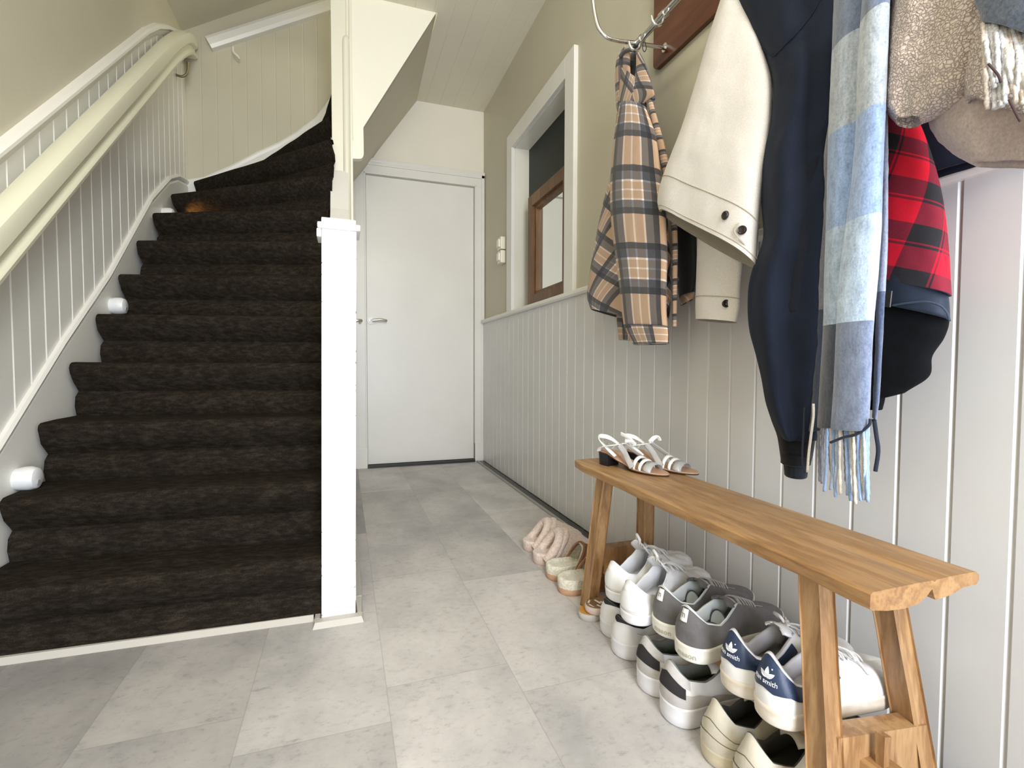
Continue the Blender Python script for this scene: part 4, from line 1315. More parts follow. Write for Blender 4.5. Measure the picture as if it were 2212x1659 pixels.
# ---- slippers
FLUFF = None
def fleece(name, c, c2, scale=160, strength=1.0):
    m, k = newmat(name, .95)
    v = objvec(k); n = k.noise(v, scale, 6, .75)
    vo = k.n('ShaderNodeTexVoronoi'); vo.inputs['Scale'].default_value = scale*.8; k.l(v, vo.inputs['Vector'])
    f = k.math('ADD', k.math('MULTIPLY', n, .6), k.math('MULTIPLY', vo.outputs['Distance'], .5))
    k.l(k.ramp(f, [(.25, c), (.65, c2)]), k.b.inputs['Base Color'])
    k.b.inputs['Sheen Weight'].default_value = .4
    k.bump(f, strength, .004)
    return m
PINKF = fleece('pink_fleece', (.56, .43, .37), (.78, .65, .58), 170, .6)
CREAMF = fleece('cream_fleece', (.58, .54, .42), (.84, .80, .68), 190, .8)
def slipper(kind, label):
    q = Shoe(L=.250, W=1.08, zs=.020, heelw=.036, ball=.045, spring=.0)
    t = thing('slipper', label, 'slipper', group='%s slippers' % kind)
    pink = kind == 'pink fluffy'
    FL = PINKF if pink else CREAMF
    SO = bpy.data.materials.get('pink_foam_sole') or mat('pink_foam_sole', (.60, .48, .43), .6)
    TS = bpy.data.materials.get('tan_rubber_sole') or mat('tan_rubber_sole', (.50, .30, .19), .6, var=.08, vscale=30)
    BR = bpy.data.materials.get('chestnut_suede') or fab('chestnut_suede', (.27, .125, .070), .9, .3, 400, .15, 22)
    sd = 3 if pink else 7
    NS = 84; rows = []
    for off, z in ((-.010, 0), (-.002, .0), (.001, .004), (.0015, .011), (.001, .018), (-.002, .020)):
        rows.append([q.out((i+.5)/NS, off)+Vector((0, 0, z)) for i in range(NS)])
    rows = [[Vector((lerp(.12, p.x, .3), p.y*.2, p.z)) for p in rows[0]]]+rows+[[Vector((lerp(.12, p.x, .3), p.y*.2, p.z)) for p in rows[-1]]]
    grid_mesh('sole', rows, SO if pink else TS, t, close_u=True, sharp=50)
    # fluffy footbed with its raised heel rim
    rows = []
    for j in range(13):
        v = j/12; row = []
        for i in range(NS):
            s_ = (i+.5)/NS; P = q.out(s_, -.001)
            rim_ = (.022 if pink else .030) if P.x < .11 else lerp(.022, .006, min(1, (P.x-.11)/.05))
            if v < .35: sc = 1.0; z = .018+rim_*math.sin(v/.35*PI/2); sc = 1+.02*math.sin(v/.35*PI)
            else:
                u_ = (v-.35)/.65; sc = 1-u_*.97; z = .018+rim_*max(.62, math.cos(min(1, u_*2.4)*PI/2)) + .003
            p = Vector((lerp(.12, P.x, sc), P.y*sc, z))
            p += Vector((p.x-.12, p.y*2, .05)).normalized()*.0032*(noise.noise(p*70+Vector((sd, 0, 0)))+.6*noise.noise(p*170))
            row.append(p)
        rows.append(row)
    grid_mesh('footbed', rows, FL, t, close_u=True)
    # domed upper, open towards the heel with a slanting edge
    def H(x): return interp(x, [0, .05, .10, .13, .17, .21, .235, .25], [.03, .06, .086, .088, .070, .050, .036, .018])
    def dome(sc, amp, x0, x1, xend):
        G = []
        for i in range(27):
            u_ = i/26; row = []
            for k in range(41):
                a = PI*k/40; sa = max(0, math.sin(a))
                xe = lerp(x0, x1, sa**.8); x = lerp(xe, xend, u_**.8)
                ww = (q.w(min(x, .2485))+.004)*sc; h = H(x)*sc
                p = Vector((x, ww*math.copysign(abs(math.cos(a))**.85, math.cos(a)), .016+h*sa**.75))
                nrm = Vector((.2, math.cos(a), sa+.1)).normalized()
                p += nrm*amp*(noise.noise(p*60+Vector((sd, 4, 0)))+.6*noise.noise(p*150))
                row.append(p)
            G.append(row)
        return G
    def cuff(x0, x1, r_, off=.0, amp=.003):
        path = []
        for k in range(41):
            a = PI*k/40; sa = max(0, math.sin(a)); xe = lerp(x0, x1, sa**.8)+off
            path.append(Vector((xe, (q.w(xe)+.003)*math.copysign(abs(math.cos(a))**.85, math.cos(a)), .018+H(xe)*sa**.75)))
        G = []
        for i, p in enumerate(path):
            tg = (path[min(i+1, 40)]-path[max(i-1, 0)]).normalized(); b_ = tg.cross(Vector((1, 0, .3))).normalized(); c_ = tg.cross(b_)
            row = []
            for k in range(16):
                a = 2*PI*k/16; v = b_*math.cos(a)+c_*math.sin(a)
                pp = p+v*r_; pp += v*amp*(noise.noise(pp*70+Vector((sd, 8, 1)))+.5*noise.noise(pp*170)); row.append(pp)
            G.append(row)
        return G
    if pink:
        grid_mesh('upper', dome(1.06, .0020, .055, .120, .2485), FL, t)
        grid_mesh('lining', dome(.93, .003, .060, .124, .2485), FL, t)
        grid_mesh('heel_strap_roll', cuff(.030, .098, .0175, amp=.002), FL, t, close_u=True)
        grid_mesh('opening_roll', cuff(.058, .124, .012, amp=.002), FL, t, close_u=True)
    else:
        grid_mesh('upper', dome(1.06, .0003, .078, .135, .2485), BR, t)
        grid_mesh('lining', dome(1.0, .003, .062, .122, .2485), FL, t)
        grid_mesh('binding', cuff(.076, .133, .0055, amp=.0002), BR, t, close_u=True)
    return t
s1 = slipper('pink fluffy', 'pale pink fluffy slipper on the floor farthest from the bench')
place(s1, .658, 1.782, 0, -4)
dup(s1, (.650, 1.652, 0), R(-2), 'pale pink fluffy slipper next to the brown sheepskin slippers', 'pink fluffy slippers')
s2 = slipper('brown sheepskin', 'brown sheepskin slipper with cream fleece next to the pink slippers')
place(s2, .645, 1.515, 0, 0)
dup(s2, (.640, 1.405, 0), R(2), 'brown sheepskin slipper with cream fleece half behind the far bench leg', 'brown sheepskin slippers')

def flat_sandal(label, top_c, side_c, strap, marks=False, L=.25):
    q = Shoe(L=L, W=1.0, zs=.020, spring=.0)
    t = thing('sandal', label, 'sandal', group='flat sandals beside the far bench leg')
    NS = 80; rows = []
    for off, z in ((-.012, 0), (-.003, .0), (.0, .004), (.0008, .012), (0, .018), (-.002, .020)):
        rows.append([q.out((i+.5)/NS, off)+Vector((0, 0, z)) for i in range(NS)])
    rows = [[Vector((lerp(q.L*.5, p.x, .3), p.y*.2, p.z)) for p in rows[0]]]+rows
    grid_mesh('sole', rows, side_c, t, close_u=True, sharp=50)
    rows = []
    for sc, dz in ((1, 0), (.97, .001), (.9, -.001), (.6, -.0025), (.05, -.003)):
        rows.append([Vector((lerp(q.L*.5, q.out((i+.5)/NS, -.002).x, sc), q.out((i+.5)/NS, -.002).y*sc, .0205+dz)) for i in range(NS)])
    grid_mesh('footbed', rows, top_c, t, close_u=True)
    if marks:
        MW = mat('footbed_print_white', (.82, .81, .76), .5)
        for (x0, y0, x1, y1, w_) in ((.012, .012, .024, .024, .0035), (.010, .004, .014, -.016, .003), (.040, .02, .044, -.004, .0035), (.050, .006, .056, -.018, .003), (.03, -.008, .036, -.024, .003)):
            bm = bmesh.new(); tube(bm, [(x0, y0, .0202), (x1, y1, .0202)], w_, 8, flat=.25, up=(0, 0, 1)); obj('footbed_print', bm, MW, t)
    if strap is not None:
        G = []
        for i in range(9):
            x = lerp(.105, .205, i/8)*q.L/.25
            ww = q.w(x)+.002; h = lerp(.076, .052, i/8)+.004*math.sin(PI*i/8)
            G.append([Vector((x+.006*math.sin(PI*k/18), ww*math.cos(PI*k/18)*1.0, .008+h*math.sin(PI*k/18)**.75)) for k in range(19)])
        o = grid_mesh('strap', G, strap, t); md = o.modifiers.new('thickness', 'SOLIDIFY'); md.thickness = .003; md.offset = 0
        bm = bmesh.new(); p = G[2][14]; p2 = G[2][13]; tube(bm, [p+Vector((-.001, 0, 0)), p+Vector((-.002, -.002, .0012))], .0034, 12); obj('strap_rivet', bm, mat('rivet_dark', (.06, .035, .02), .5), t)
    return t
OR = mat('orange_leather_footbed', (.58, .27, .055), .45, var=.1, vscale=30)
fs1 = flat_sandal('orange sandal lying under the brown one beside the far bench leg', OR, mat('greyish_sole_edge', (.50, .46, .42), .5), None)
place(fs1, .628, 1.236, 0, 6)
BRF = mat('brown_footbed', (.28, .17, .09), .5, var=.1, vscale=40)
BRS = mat('brown_leather_strap', (.25, .13, .075), .5, bump=.1, bscale=80)
fs2 = flat_sandal('brown sandal with white printed footbed lying on top of the orange one', BRF, mat('pinkish_sole_edge', (.62, .50, .44), .5), BRS, True)
place(fs2, .644, 1.228, .021, 4)

# ---- white strappy sandals on the bench
def strappy(label):
    L = .235
    q = Shoe(L=L, W=.86, zs=.004, spring=0, heelw=.028, ball=.043)
    t = thing('sandal', label, 'sandal', group='white sandals on the bench')
    def zb(x): return interp(x/L, [0, .2, .35, .6, 1], [.041, .038, .024, .008, .004])
    TAN = mat('tan_insole', (.50, .30, .20), .5); EDG = mat('sandal_sole_dark', (.10, .055, .035), .5)
    NS = 72; rows = []
    for off, dz in ((-.010, -.004), (-.001, -.004), (.0, -.001), (.0, .0)):
        rows.append([(lambda p: Vector((p.x, p.y, zb(p.x)+dz)))(q.out((i+.5)/NS, off)) for i in range(NS)])
    rows = [[Vector((lerp(L*.5, p.x, .4), p.y*.1, zb(lerp(L*.5, p.x, .4))-.004)) for p in rows[0]]]+rows
    grid_mesh('sole', rows, EDG, t, close_u=True)
    rows = []
    for sc, dz in ((1, .0), (.985, .002), (.9, .0018), (.5, .001), (.02, .001)):
        rows.append([(lambda p: Vector((lerp(L*.5, p.x, sc), p.y*sc, zb(lerp(L*.5, p.x, sc))+dz)))(q.out((i+.5)/NS)) for i in range(NS)])
    grid_mesh('insole', rows, TAN, t, close_u=True)
    # glossy black heel block
    HB = mat('glossy_black_heel', (.012, .012, .014), .12)
    bm = bmesh.new(); rws = []
    xs = [.0, .003, .010, .022, .036, .050, .060, .064]
    pts = []
    for i in range(28):
        s = -.155+.31*i/27
        pts.append(q.out(s, -.001))
    pts = [p for p in pts]
    base = [bm.verts.new((p.x*.97+.002, p.y*.93, 0)) for p in pts]
    topv = [bm.verts.new((p.x, p.y, zb(p.x)-.0035)) for p in pts]
    for i in range(27): bm.faces.new((base[i], base[i+1], topv[i+1], topv[i]))
    bm.faces.new((base[0], topv[0], topv[-1], base[-1])); bm.faces.new(base); bm.faces.new(topv)
    obj('heel', bm, HB, t, True, 40)
    WS = mat('white_strap', (.84, .84, .82), .4)
    CL = mat('clear_strap', (.80, .81, .82), .10, trans=.6)
    def arch(name, x0, x1, h, wd, m_, skew=0.0, s0=0, s1=1, thick=.0016):
        G = []
        for j in range(3):
            G.append([])
            for k in range(17):
                a = PI*lerp(s0, s1, k/16)
                x = lerp(x0, x1, k/16)+(j-1)*wd/2+skew*math.sin(a)
                ww = q.w(x)-.001
                G[-1].append(Vector((x, ww*math.cos(a), zb(x)+.001+h*math.sin(a)+(j-1)*-.002)))
        o = grid_mesh(name, G, m_, t); md = o.modifiers.new('thickness', 'SOLIDIFY'); md.thickness = thick; md.offset = 0
    arch('toe_strap', .165, .168, .026, .008, WS); arch('toe_strap', .148, .148, .031, .009, WS)
    arch('toe_panel', .185, .19, .021, .022, CL)
    # sling strap round the heel, rising to the ankle
    def ribbon(name, pts, w_, m_, up):
        bm = bmesh.new(); tube(bm, spline(pts, 6), w_, 8, flat=.22, up=up); obj(name, bm, m_, t, True)
    ribbon('heel_strap', [(.080, -.026, .034), (.050, -.030, .056), (.018, -.024, .074), (.002, 0, .080), (.018, .024, .074), (.050, .030, .056), (.080, .026, .034)], .0068, WS, (1, 0, 0))
    ribbon('ankle_strap', [(.020, -.029, .040), (.034, -.036, .054), (.060, -.034, .062), (.078, -.016, .066), (.084, 0, .068), (.078, .018, .066), (.060, .034, .062), (.034, .036, .054), (.020, .029, .040)], .0060, WS, (0, 0, 1))
    for sg in (-1, 1):
        ribbon('clear_side_strap', [(.080, sg*.012, .066), (.105, sg*.020, .050), (.128, sg*.032, .032), (.146, sg*.037, .014)], .0085, CL, (0, sg, .6))
    bm = bmesh.new()
    c = Vector((.060, -.036, .066)); tube(bm, [c+Vector((.005*math.cos(a), 0, .005*math.sin(a))) for a in [2*PI*k/16 for k in range(17)]], .0007, 6, cap=False)
    obj('buckle', bm, mat('small_buckle', (.5, .5, .5), .25, metal=1), t, True)
    return t
ws = strappy('white strappy sandal with black heel at the bench\'s far front edge')
place(ws, .722, 1.300, BZ+.0005, -70)
ws2 = dup(ws, (.800, 1.285, BZ+.0005), R(-68), 'white strappy sandal with loose strap ends, nearer the wall on the bench', 'white sandals on the bench')
def loose_strap(p):
    WS = bpy.data.materials['white_strap']
    for pts in ([(.060, -.034, .062), (.045, -.040, .078), (.030, -.042, .086), (.012, -.040, .090)], [(.060, -.034, .064), (.050, -.048, .072), (.040, -.058, .074)], [(.076, .012, .068), (.084, .020, .080), (.092, .030, .082), (.096, .034, .072)]):
        bm = bmesh.new(); tube(bm, spline(pts, 6), .0068, 8, flat=.2, up=(0, 1, .3)); obj('loose_strap', bm, WS, p, True)
loose_strap(ws2)

# ================================================================== coat rack on the right wall
CHROME = mat('chrome_tube', (.72, .72, .70), .12, metal=1.0)
RY, RZ, RX = 1.365, 1.73, .878
def rack():
    t = thing('coat_rack', 'chrome tube coat rack on a dark red-brown board above the dado rail', 'coat rack', (.99, .9, RZ))
    off = (-.99, -.9, -RZ)
    RW = wood('rack_board_wood', (.060, .018, .007), (.115, .036, .014), (.17, .062, .026), 'y', 6, .35)
    def add(name, bm, m_, smooth=True):
        o = obj(name, bm, m_, t, smooth, 45); o.location = off; return o
    pts = []
    y0, y1, z0, z1, r_ = .22, 1.437, 1.700, 2.02, .022
    for cx_, cz_, a0 in ((y1-r_, z0+r_, -90), (y1-r_, z1-r_, 0), (y0+r_, z1-r_, 90), (y0+r_, z0+r_, 180)):
        for k in range(7):
            a = R(a0+15*k); pts.append((.984, cx_+r_*math.cos(a), cz_+r_*math.sin(a)))
    bm = bmesh.new(); prism(bm, pts, (.0155, 0, 0)); o = add('back_board', bm, RW, False)
    for yy in (RY, .33):
        bm = bmesh.new()
        tube(bm, spline([(.984, yy, RZ+.004), (.93, yy, RZ), (.85, yy, RZ-.006), (.80, yy, RZ-.010), (.768, yy, RZ-.008), (.742, yy, RZ+.010), (.728, yy, RZ+.045), (.720, yy, RZ+.09), (.714, yy, RZ+.15), (.712, yy, RZ+.28)], 6), .0062, 14)
        add('arm', bm, CHROME)
        bm = bmesh.new(); tube(bm, [(.9835, yy, RZ+.004), (.975, yy, RZ+.004)], .0135, 20); add('wall_plate', bm, CHROME)
        bm = bmesh.new()
        tube(bm, spline([(.97, yy+.03, RZ+.34), (.955, yy+.03, RZ+.23), (.94, yy+.028, RZ+.213), (.925, yy+.03, RZ+.23), (.91, yy+.03, RZ+.34)], 6), .005, 10)
        add('shelf_bracket', bm, CHROME)
    bm = bmesh.new(); tube(bm, [(RX, RY+.028, RZ-.002), (RX, .30, RZ-.002)], .0095, 16); add('rail', bm, CHROME)
    for k, y in enumerate((1.352, 1.235, .98, .78, .60, .45)):
        bm = bmesh.new(); tube(bm, [(RX, y+.011, RZ-.002), (RX, y-.011, RZ-.002)], .0125, 18); 
        add('collar', bm, CHROME)
        bm = bmesh.new()
        tube(bm, spline([(RX, y, RZ-.010), (RX-.004, y, RZ-.026), (RX-.018, y, RZ-.036), (RX-.034, y, RZ-.030), (RX-.040, y, RZ-.014)], 5), .0042, 10)
        add('hook', bm, CHROME)
rack()

# ================================================================== cloth
def resample(P, n):
    P = [Vector(p) for p in P]
    P = spline(P, 8)
    d = [0.0]
    for a, b in zip(P, P[1:]): d.append(d[-1]+(b-a).length)
    out = []
    for i in range(n+1):
        s = d[-1]*i/n
        out.append(Vector([float(np.interp(s, d, [p[k] for p in P])) for k in range(len(P[0]))]))
    return out
def drape(name, Lp_, Rp_, xl, xr, thick, m, parent=None, n=44, ns=72, folds=(), wr=.0, wscale=22, fuzz=0.0, fscale=120, seed=0, inner=None, inner_len=.10, uvs=1.0, close_top=False, flat_back=.6, hang=None):
    """hanging cloth tube between its left and right edges; the edges are surveyed on the planes x = xl, xr"""
    L2 = resample([(*p, 0) for p in Lp_], n); R2 = resample([(*p, 0) for p in Rp_], n)
    def val(v, s): return v if isinstance(v, (int, float)) else interp(s, [i/(len(v)-1) for i in range(len(v))], v)
    rows = []; C_ = []; A_ = []; vv = [0.0]
    for i in range(n+1):
        s = i/n
        l = at_x(L2[i].x, L2[i].y, val(xl, s)); r = at_x(R2[i].x, R2[i].y, val(xr, s))
        c = (l+r)/2; a = (r-l)/2
        b = Vector((c.x, c.y, 0)).normalized()*val(thick, s)/2
        C_.append(c); A_.append((a, b))
        if i: vv.append(vv[-1]+(c-C_[i-1]).length)
    per = 2*sum(a.length for a, b in A_)/len(A_)*1.15 + sum(b.length for a, b in A_)/len(A_)
    for i in range(n+1):
        s = i/n; c = C_[i]; a, b = A_[i]
        row = []
        for j in range(ns):
            th = 2*PI*j/ns
            f = 1.0
            for (k, amp, ph, dr) in folds:
                f += amp*math.sin(k*th+ph+dr*s*2*PI)*(.35+.65*s)
            bb = math.sin(th)
            sc = f if bb < 0 else flat_back
            p = c + a*math.cos(th) + b*bb*sc
            q = p*wscale
            dirn = (b*(1 if bb > 0 else -1)).normalized() if abs(bb) > .05 else Vector((0, 0, 0))
            if wr: p = p + dirn*wr*(noise.noise(Vector((q.x, q.y, q.z*.45))+Vector((seed*9, 0, 0)))+.5*noise.noise(q*2.3+Vector((seed, 5, 0))))
            if fuzz:
                pn = noise.noise(p*fscale); p = p + (a.normalized()*math.cos(th)+dirn)*fuzz*pn
            row.append(p)
        rows.append(row)
    G = list(rows)
    if hang is not None:
        # the cloth goes on up to the hook it hangs from
        c = C_[0]; T = Vector(hang); ext = []
        for q_ in range(10, 0, -1):
            u_ = q_/10; e_ = u_*u_*(3-2*u_); k_ = lerp(1, .30, u_**1.3)
            ext.append([c.lerp(T, u_)+(p-c)*k_+Vector((0, 0, -abs((p-c).y)*.5*e_)) for p in rows[0]])
        ext = [[T+(p-T)*.05+Vector((0, 0, .004)) for p in ext[0]]]+ext
        G = ext+G; d0 = (T-c).length/11; vv = [0.0]+[d0*i for i in range(1, 12)]+[d0*11+v for v in vv[1:]]
        vv = [v-d0*11 for v in vv]
    if close_top:
        c = C_[0]; G = [[c+(p-c)*.02+Vector((0, 0, .004)) for p in rows[0]], [c+(p-c)*.6+Vector((0, 0, .006)) for p in rows[0]]]+G; vv = [0, 0]+vv
    if inner is None:
        c = C_[-1]
        G += [[c+(p-c)*.93+Vector((0, 0, -.0015)) for p in rows[-1]], [c+(p-c)*.88+Vector((0, 0, .006)) for p in rows[-1]], [c+(p-c)*.82+Vector((0, 0, .05)) for p in rows[-1]]]
        vv = vv+[vv[-1]+.002, vv[-1]+.006, vv[-1]+.05]
    o = grid_mesh(name, G, m, parent, close_u=True, uv=lambda i, j: ((j/ns)*per*uvs, vv[min(i, len(vv)-1)]*uvs))
    if inner is not None:
        K = [rows[-1]]; step_ = max(1, int(round(inner_len/max(1e-4, vv[-1])*n/3)))
        for q_, a_ in ((0, .965), (0, .93), (step_, .90), (2*step_, .87), (3*step_, .84)):
            ii = max(0, n-q_); c = C_[ii]
            K.append([c+(p-c)*a_+Vector((0, 0, -.0012 if q_ == 0 and a_ > .95 else .0015)) for p in rows[ii]])
        grid_mesh('lining', K, inner, parent, close_u=True, uv=lambda i, j: ((j/ns)*per, i*.02))
    info = dict(rows=rows, C=C_, A=A_, vv=vv)
    return o, info
def disc(name, c, nrm, r, h, m, parent, holes=None):
    nrm = Vector(nrm).normalized(); c = Vector(c)
    bm = bmesh.new(); a = nrm.orthogonal().normalized(); b = nrm.cross(a)
    prof = [(0, 1), (.35*h, 1.0), (.8*h, .92), (h, .78), (.72*h, .62), (.66*h, .0)]
    n = 24; rows = []
    for d, k in prof[:-1]: rows.append([bm.verts.new(c+nrm*d+(a*math.cos(2*PI*i/n)+b*math.sin(2*PI*i/n))*r*k) for i in range(n)])
    for i in range(len(rows)-1):
        for k in range(n): bm.faces.new((rows[i][k], rows[i][(k+1) % n], rows[i+1][(k+1) % n], rows[i+1][k]))
    bm.faces.new(rows[-1])
    return obj(name, bm, m, parent, True, 60)

# ---- plaid cloths
def sett(k, coord, period, bands, base):
    """colour ramp with constant steps repeated along a coordinate"""
    f = k.math('FRACT', k.math('DIVIDE', coord, period))
    x = k.n('ShaderNodeValToRGB'); cr = x.color_ramp; cr.interpolation = 'CONSTANT'
    while len(cr.elements) > 1: cr.elements.remove(cr.elements[0])
    for i, (p, c) in enumerate(bands):
        e = cr.elements[0] if i == 0 else cr.elements.new(p)
        e.position = p; e.color = (*c, 1)
    k.l(f, x.inputs[0]); return x.outputs[0]
def brown_plaid(name='brown_plaid_flannel', period=.125, du=0.0, dv=0.0, rot=0.0, dim=1.0):
    m, k = newmat(name, .95)
    uv = k.n('ShaderNodeUVMap'); mp = k.n('ShaderNodeMapping'); k.l(uv.outputs[0], mp.inputs[0])
    mp.inputs['Location'].default_value = (du, dv, 0); mp.inputs['Rotation'].default_value = (0, 0, R(rot))
    sx = k.n('ShaderNodeSeparateXYZ'); k.l(mp.outputs[0], sx.inputs[0])
    T = (1, 1, 1); GR = (.30, .38, .55); BK = (.10, .125, .19); WH = (1.35, 1.62, 2.1)
    B = [(0, BK), (.08, GR), (.19, WH), (.215, T), (.31, WH), (.335, T), (.43, WH), (.455, GR), (.55, BK), (.63, T)]
    a = sett(k, sx.outputs[0], period, B, T); b = sett(k, sx.outputs[1], .245 if period > .15 else period*1.6, B, T)
    c = k.mix(1.0, a, b, 'MULTIPLY'); c = k.mix(1.0, c, (.52*dim, .345*dim, .225*dim), 'MULTIPLY')
    n = k.noise(objvec(k, (1, 1, 1)), 700, 3, .7)
    c = k.mix(.5, c, k.ramp(n, [(.3, (.6, .6, .6)), (.7, (1.3, 1.3, 1.3))]), 'MULTIPLY')
    x = k.nt.nodes.new('ShaderNodeMix'); x.data_type = 'RGBA'; x.clamp_result = True
    k.l(c, k.b.inputs['Base Color']); k.b.inputs['Sheen Weight'].default_value = .2
    k.nt.nodes.remove(x)
    k.bump(n, .3, .002); return m
def red_plaid():
    m, k = newmat('red_black_plaid', .9)
    uv = k.n('ShaderNodeUVMap'); sx = k.n('ShaderNodeSeparateXYZ'); k.l(uv.outputs[0], sx.inputs[0])
    W0, D = (0, 0, 0), (1, 1, 1)
    B = [(0, D), (.44, W0), (.47, D), (.50, W0), (.53, W0)]
    Bv = [(0, D), (.40, W0), (.44, D), (.50, W0)]
    a = sett(k, k.math('ADD', k.math('ADD', sx.outputs[0], .018), k.math('MULTIPLY', sx.outputs[1], .22)), .064, B, W0); b = sett(k, k.math('ADD', sx.outputs[1], .03), .076, Bv, W0)
    s = k.n('ShaderNodeMix', data_type='RGBA', blend_type='ADD'); s.inputs[0].default_value = 1; k.l(a, s.inputs[6]); k.l(b, s.inputs[7])
    sep = k.n('ShaderNodeSeparateColor'); k.l(s.outputs[2], sep.inputs[0])
    f = k.math('MULTIPLY', sep.outputs[0], .5)
    x = k.ramp(f, [(0, (.78, .006, .030)), (.5, (.24, .012, .032)), (1, (.022, .020, .024))])
    n = k.noise(objvec(k), 600, 3, .7)
    c = k.mix(.4, x, k.ramp(n, [(.3, (.7, .7, .7)), (.7, (1.2, 1.2, 1.2))]), 'MULTIPLY')
    k.l(c, k.b.inputs['Base Color']); k.bump(n, .3, .002); return m
def weave(name, c, rough=.9, dark=.75, light=1.2, scale=650, bump=.3, sheen=.1, big=0.0, stretch=(1, 1, 1)):
    m, k = newmat(name, rough)
    n = k.noise(objvec(k, stretch), scale, 3, .7)
    cc = k.mix(1.0, c, k.ramp(n, [(.3, (dark,)*3), (.7, (light,)*3)]), 'MULTIPLY')
    if big:
        nb = k.noise(objvec(k), 12, 4, .6)
        cc = k.mix(1.0, cc, k.ramp(nb, [(.3, (1-big,)*3), (.7, (1+big,)*3)]), 'MULTIPLY')
    k.l(cc, k.b.inputs['Base Color']); k.b.inputs['Sheen Weight'].default_value = sheen
    k.b.inputs['Specular IOR Level'].default_value = .25
    k.bump(n, bump, .0015); return m

# ---- brown plaid shacket
def plaid_jacket():
    t = thing('jacket', 'brown, black and white plaid flannel jacket hanging at the rack\'s far end', 'jacket', (.87, 1.33, 1.70))
    off = (-.87, -1.33, -1.70)
    P1 = brown_plaid('brown_plaid_sleeve', .185, .156, .035)
    P2 = brown_plaid('brown_plaid_body', .115, .03, .02, -24)
    P3 = brown_plaid('brown_plaid_collar', .10, .0, .05, 18)
    DKL = weave('dark_quilt_lining', (.012, .013, .016), .6)
    def o_(o): o.location = off
    # body hanging behind the sleeve
    o, _ = drape('body', [(1338, 150), (1332, 240), (1322, 360), (1300, 450), (1284, 530), (1272, 600), (1268, 642), (1276, 668)],
                 [(1392, 200), (1412, 290), (1428, 380), (1440, 460), (1448, 540), (1450, 610), (1448, 670), (1440, 712)],
                 [.88, .885, .89, .895], [.88, .885, .89, .89], [.07, .11, .13, .12], P2, t, folds=((3, .22, .5, .5), (5, .12, 2, .3)), wr=.006, seed=2, inner=DKL)
    for c in t.children: o_(c)
    # placket side with dark lining
    o, _ = drape('front_edge', [(1397, 215), (1415, 300), (1436, 400), (1450, 500), (1452, 620), (1452, 706)],
                 [(1408, 212), (1440, 330), (1458, 430), (1464, 520), (1463, 620), (1462, 705)], [.865, .86, .86, .86], [.87, .87, .87, .87], .018, brown_plaid('brown_plaid_placket', .06, .02, .0), t, n=30, ns=24, wr=.002)
    o_(o)
    o, _ = drape('front_lining', [(1440, 420), (1452, 470), (1460, 540), (1466, 600), (1468, 640)], [(1470, 440), (1500, 480), (1505, 540), (1505, 590), (1500, 630)], .925, .93, .05, DKL, t, n=20, ns=32, wr=.003)
    o_(o)
    # front sleeve
    o, inf = drape('sleeve', [(1338, 226), (1326, 300), (1319, 380), (1318, 440), (1322, 500), (1330, 560), (1338, 620), (1344, 680), (1348, 708)],
                 [(1396, 236), (1418, 300), (1428, 380), (1436, 440), (1440, 500), (1442, 560), (1440, 620), (1440, 670), (1443, 712)],
                 [.86, .85, .84, .835], [.855, .84, .83, .825], [.07, .10, .10, .09], P1, t, folds=((2, .10, 0, .4), (4, .05, 1, .6)), wr=.004, seed=5, close_top=True)
    o_(o)
    o, _ = drape('cuff', [(1349, 703), (1356, 722), (1368, 744)], [(1445, 706), (1446, 722), (1445, 743)], .836, .822, .095, brown_plaid('brown_plaid_cuff', .115, .06, .03), t, n=8, ns=60, folds=((3, .05, 0, 0),), inner=P3, inner_len=.03)
    o_(o)
    for c in t.children:
        if c.name.startswith('lining'): o_(c)
    # sleeve hanging behind
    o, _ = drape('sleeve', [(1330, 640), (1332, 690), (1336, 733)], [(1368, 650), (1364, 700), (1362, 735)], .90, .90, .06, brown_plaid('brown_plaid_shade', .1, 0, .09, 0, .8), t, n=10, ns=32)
    o_(o)
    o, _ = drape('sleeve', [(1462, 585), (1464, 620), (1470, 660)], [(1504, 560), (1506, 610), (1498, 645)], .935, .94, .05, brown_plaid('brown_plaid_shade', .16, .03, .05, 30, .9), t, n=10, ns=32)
    o_(o)
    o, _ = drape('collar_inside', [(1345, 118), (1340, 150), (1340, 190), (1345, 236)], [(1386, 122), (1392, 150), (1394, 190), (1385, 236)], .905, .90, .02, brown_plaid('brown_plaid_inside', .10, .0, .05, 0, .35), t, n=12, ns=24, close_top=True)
    o_(o)
    # collar: ring-shaped fold with its dark inside, turned-down tip
    o, _ = drape('collar', [(1345, 106), (1334, 118), (1329, 150), (1329, 190), (1332, 235), (1338, 262)], [(1352, 104), (1360, 112), (1362, 150), (1364, 190), (1366, 225), (1360, 258)], .885, .875, [.02, .05, .05, .05], brown_plaid('brown_plaid_hood', .09, .03, .03), t, n=18, ns=36, wr=.002, close_top=True)
    o_(o)
    bm = bmesh.new()
    ptsR = [(1340, 122), (1350, 111), (1366, 108), (1380, 118), (1391, 140), (1400, 165), (1408, 195), (1412, 214)]
    tube(bm, spline([at_x(px, py, .868) for px, py in ptsR], 6), .0062, 12, flat=.8)
    o = obj('collar_edge', bm, weave('grey_plaid_edge', (.12, .115, .13)), t, True); o_(o)
    o, _ = drape('collar_flap', [(1374, 118), (1374, 140), (1371, 165), (1364, 190), (1361, 212), (1366, 234)], [(1382, 118), (1397, 148), (1406, 178), (1414, 205), (1403, 214), (1375, 236)], .862, .862, [.012, .02, .02, .018], brown_plaid('brown_plaid_flap', .075, .01, .05, 20), t, n=20, ns=32, wr=.0015, close_top=True)
    o_(o)
    bm = bmesh.new()
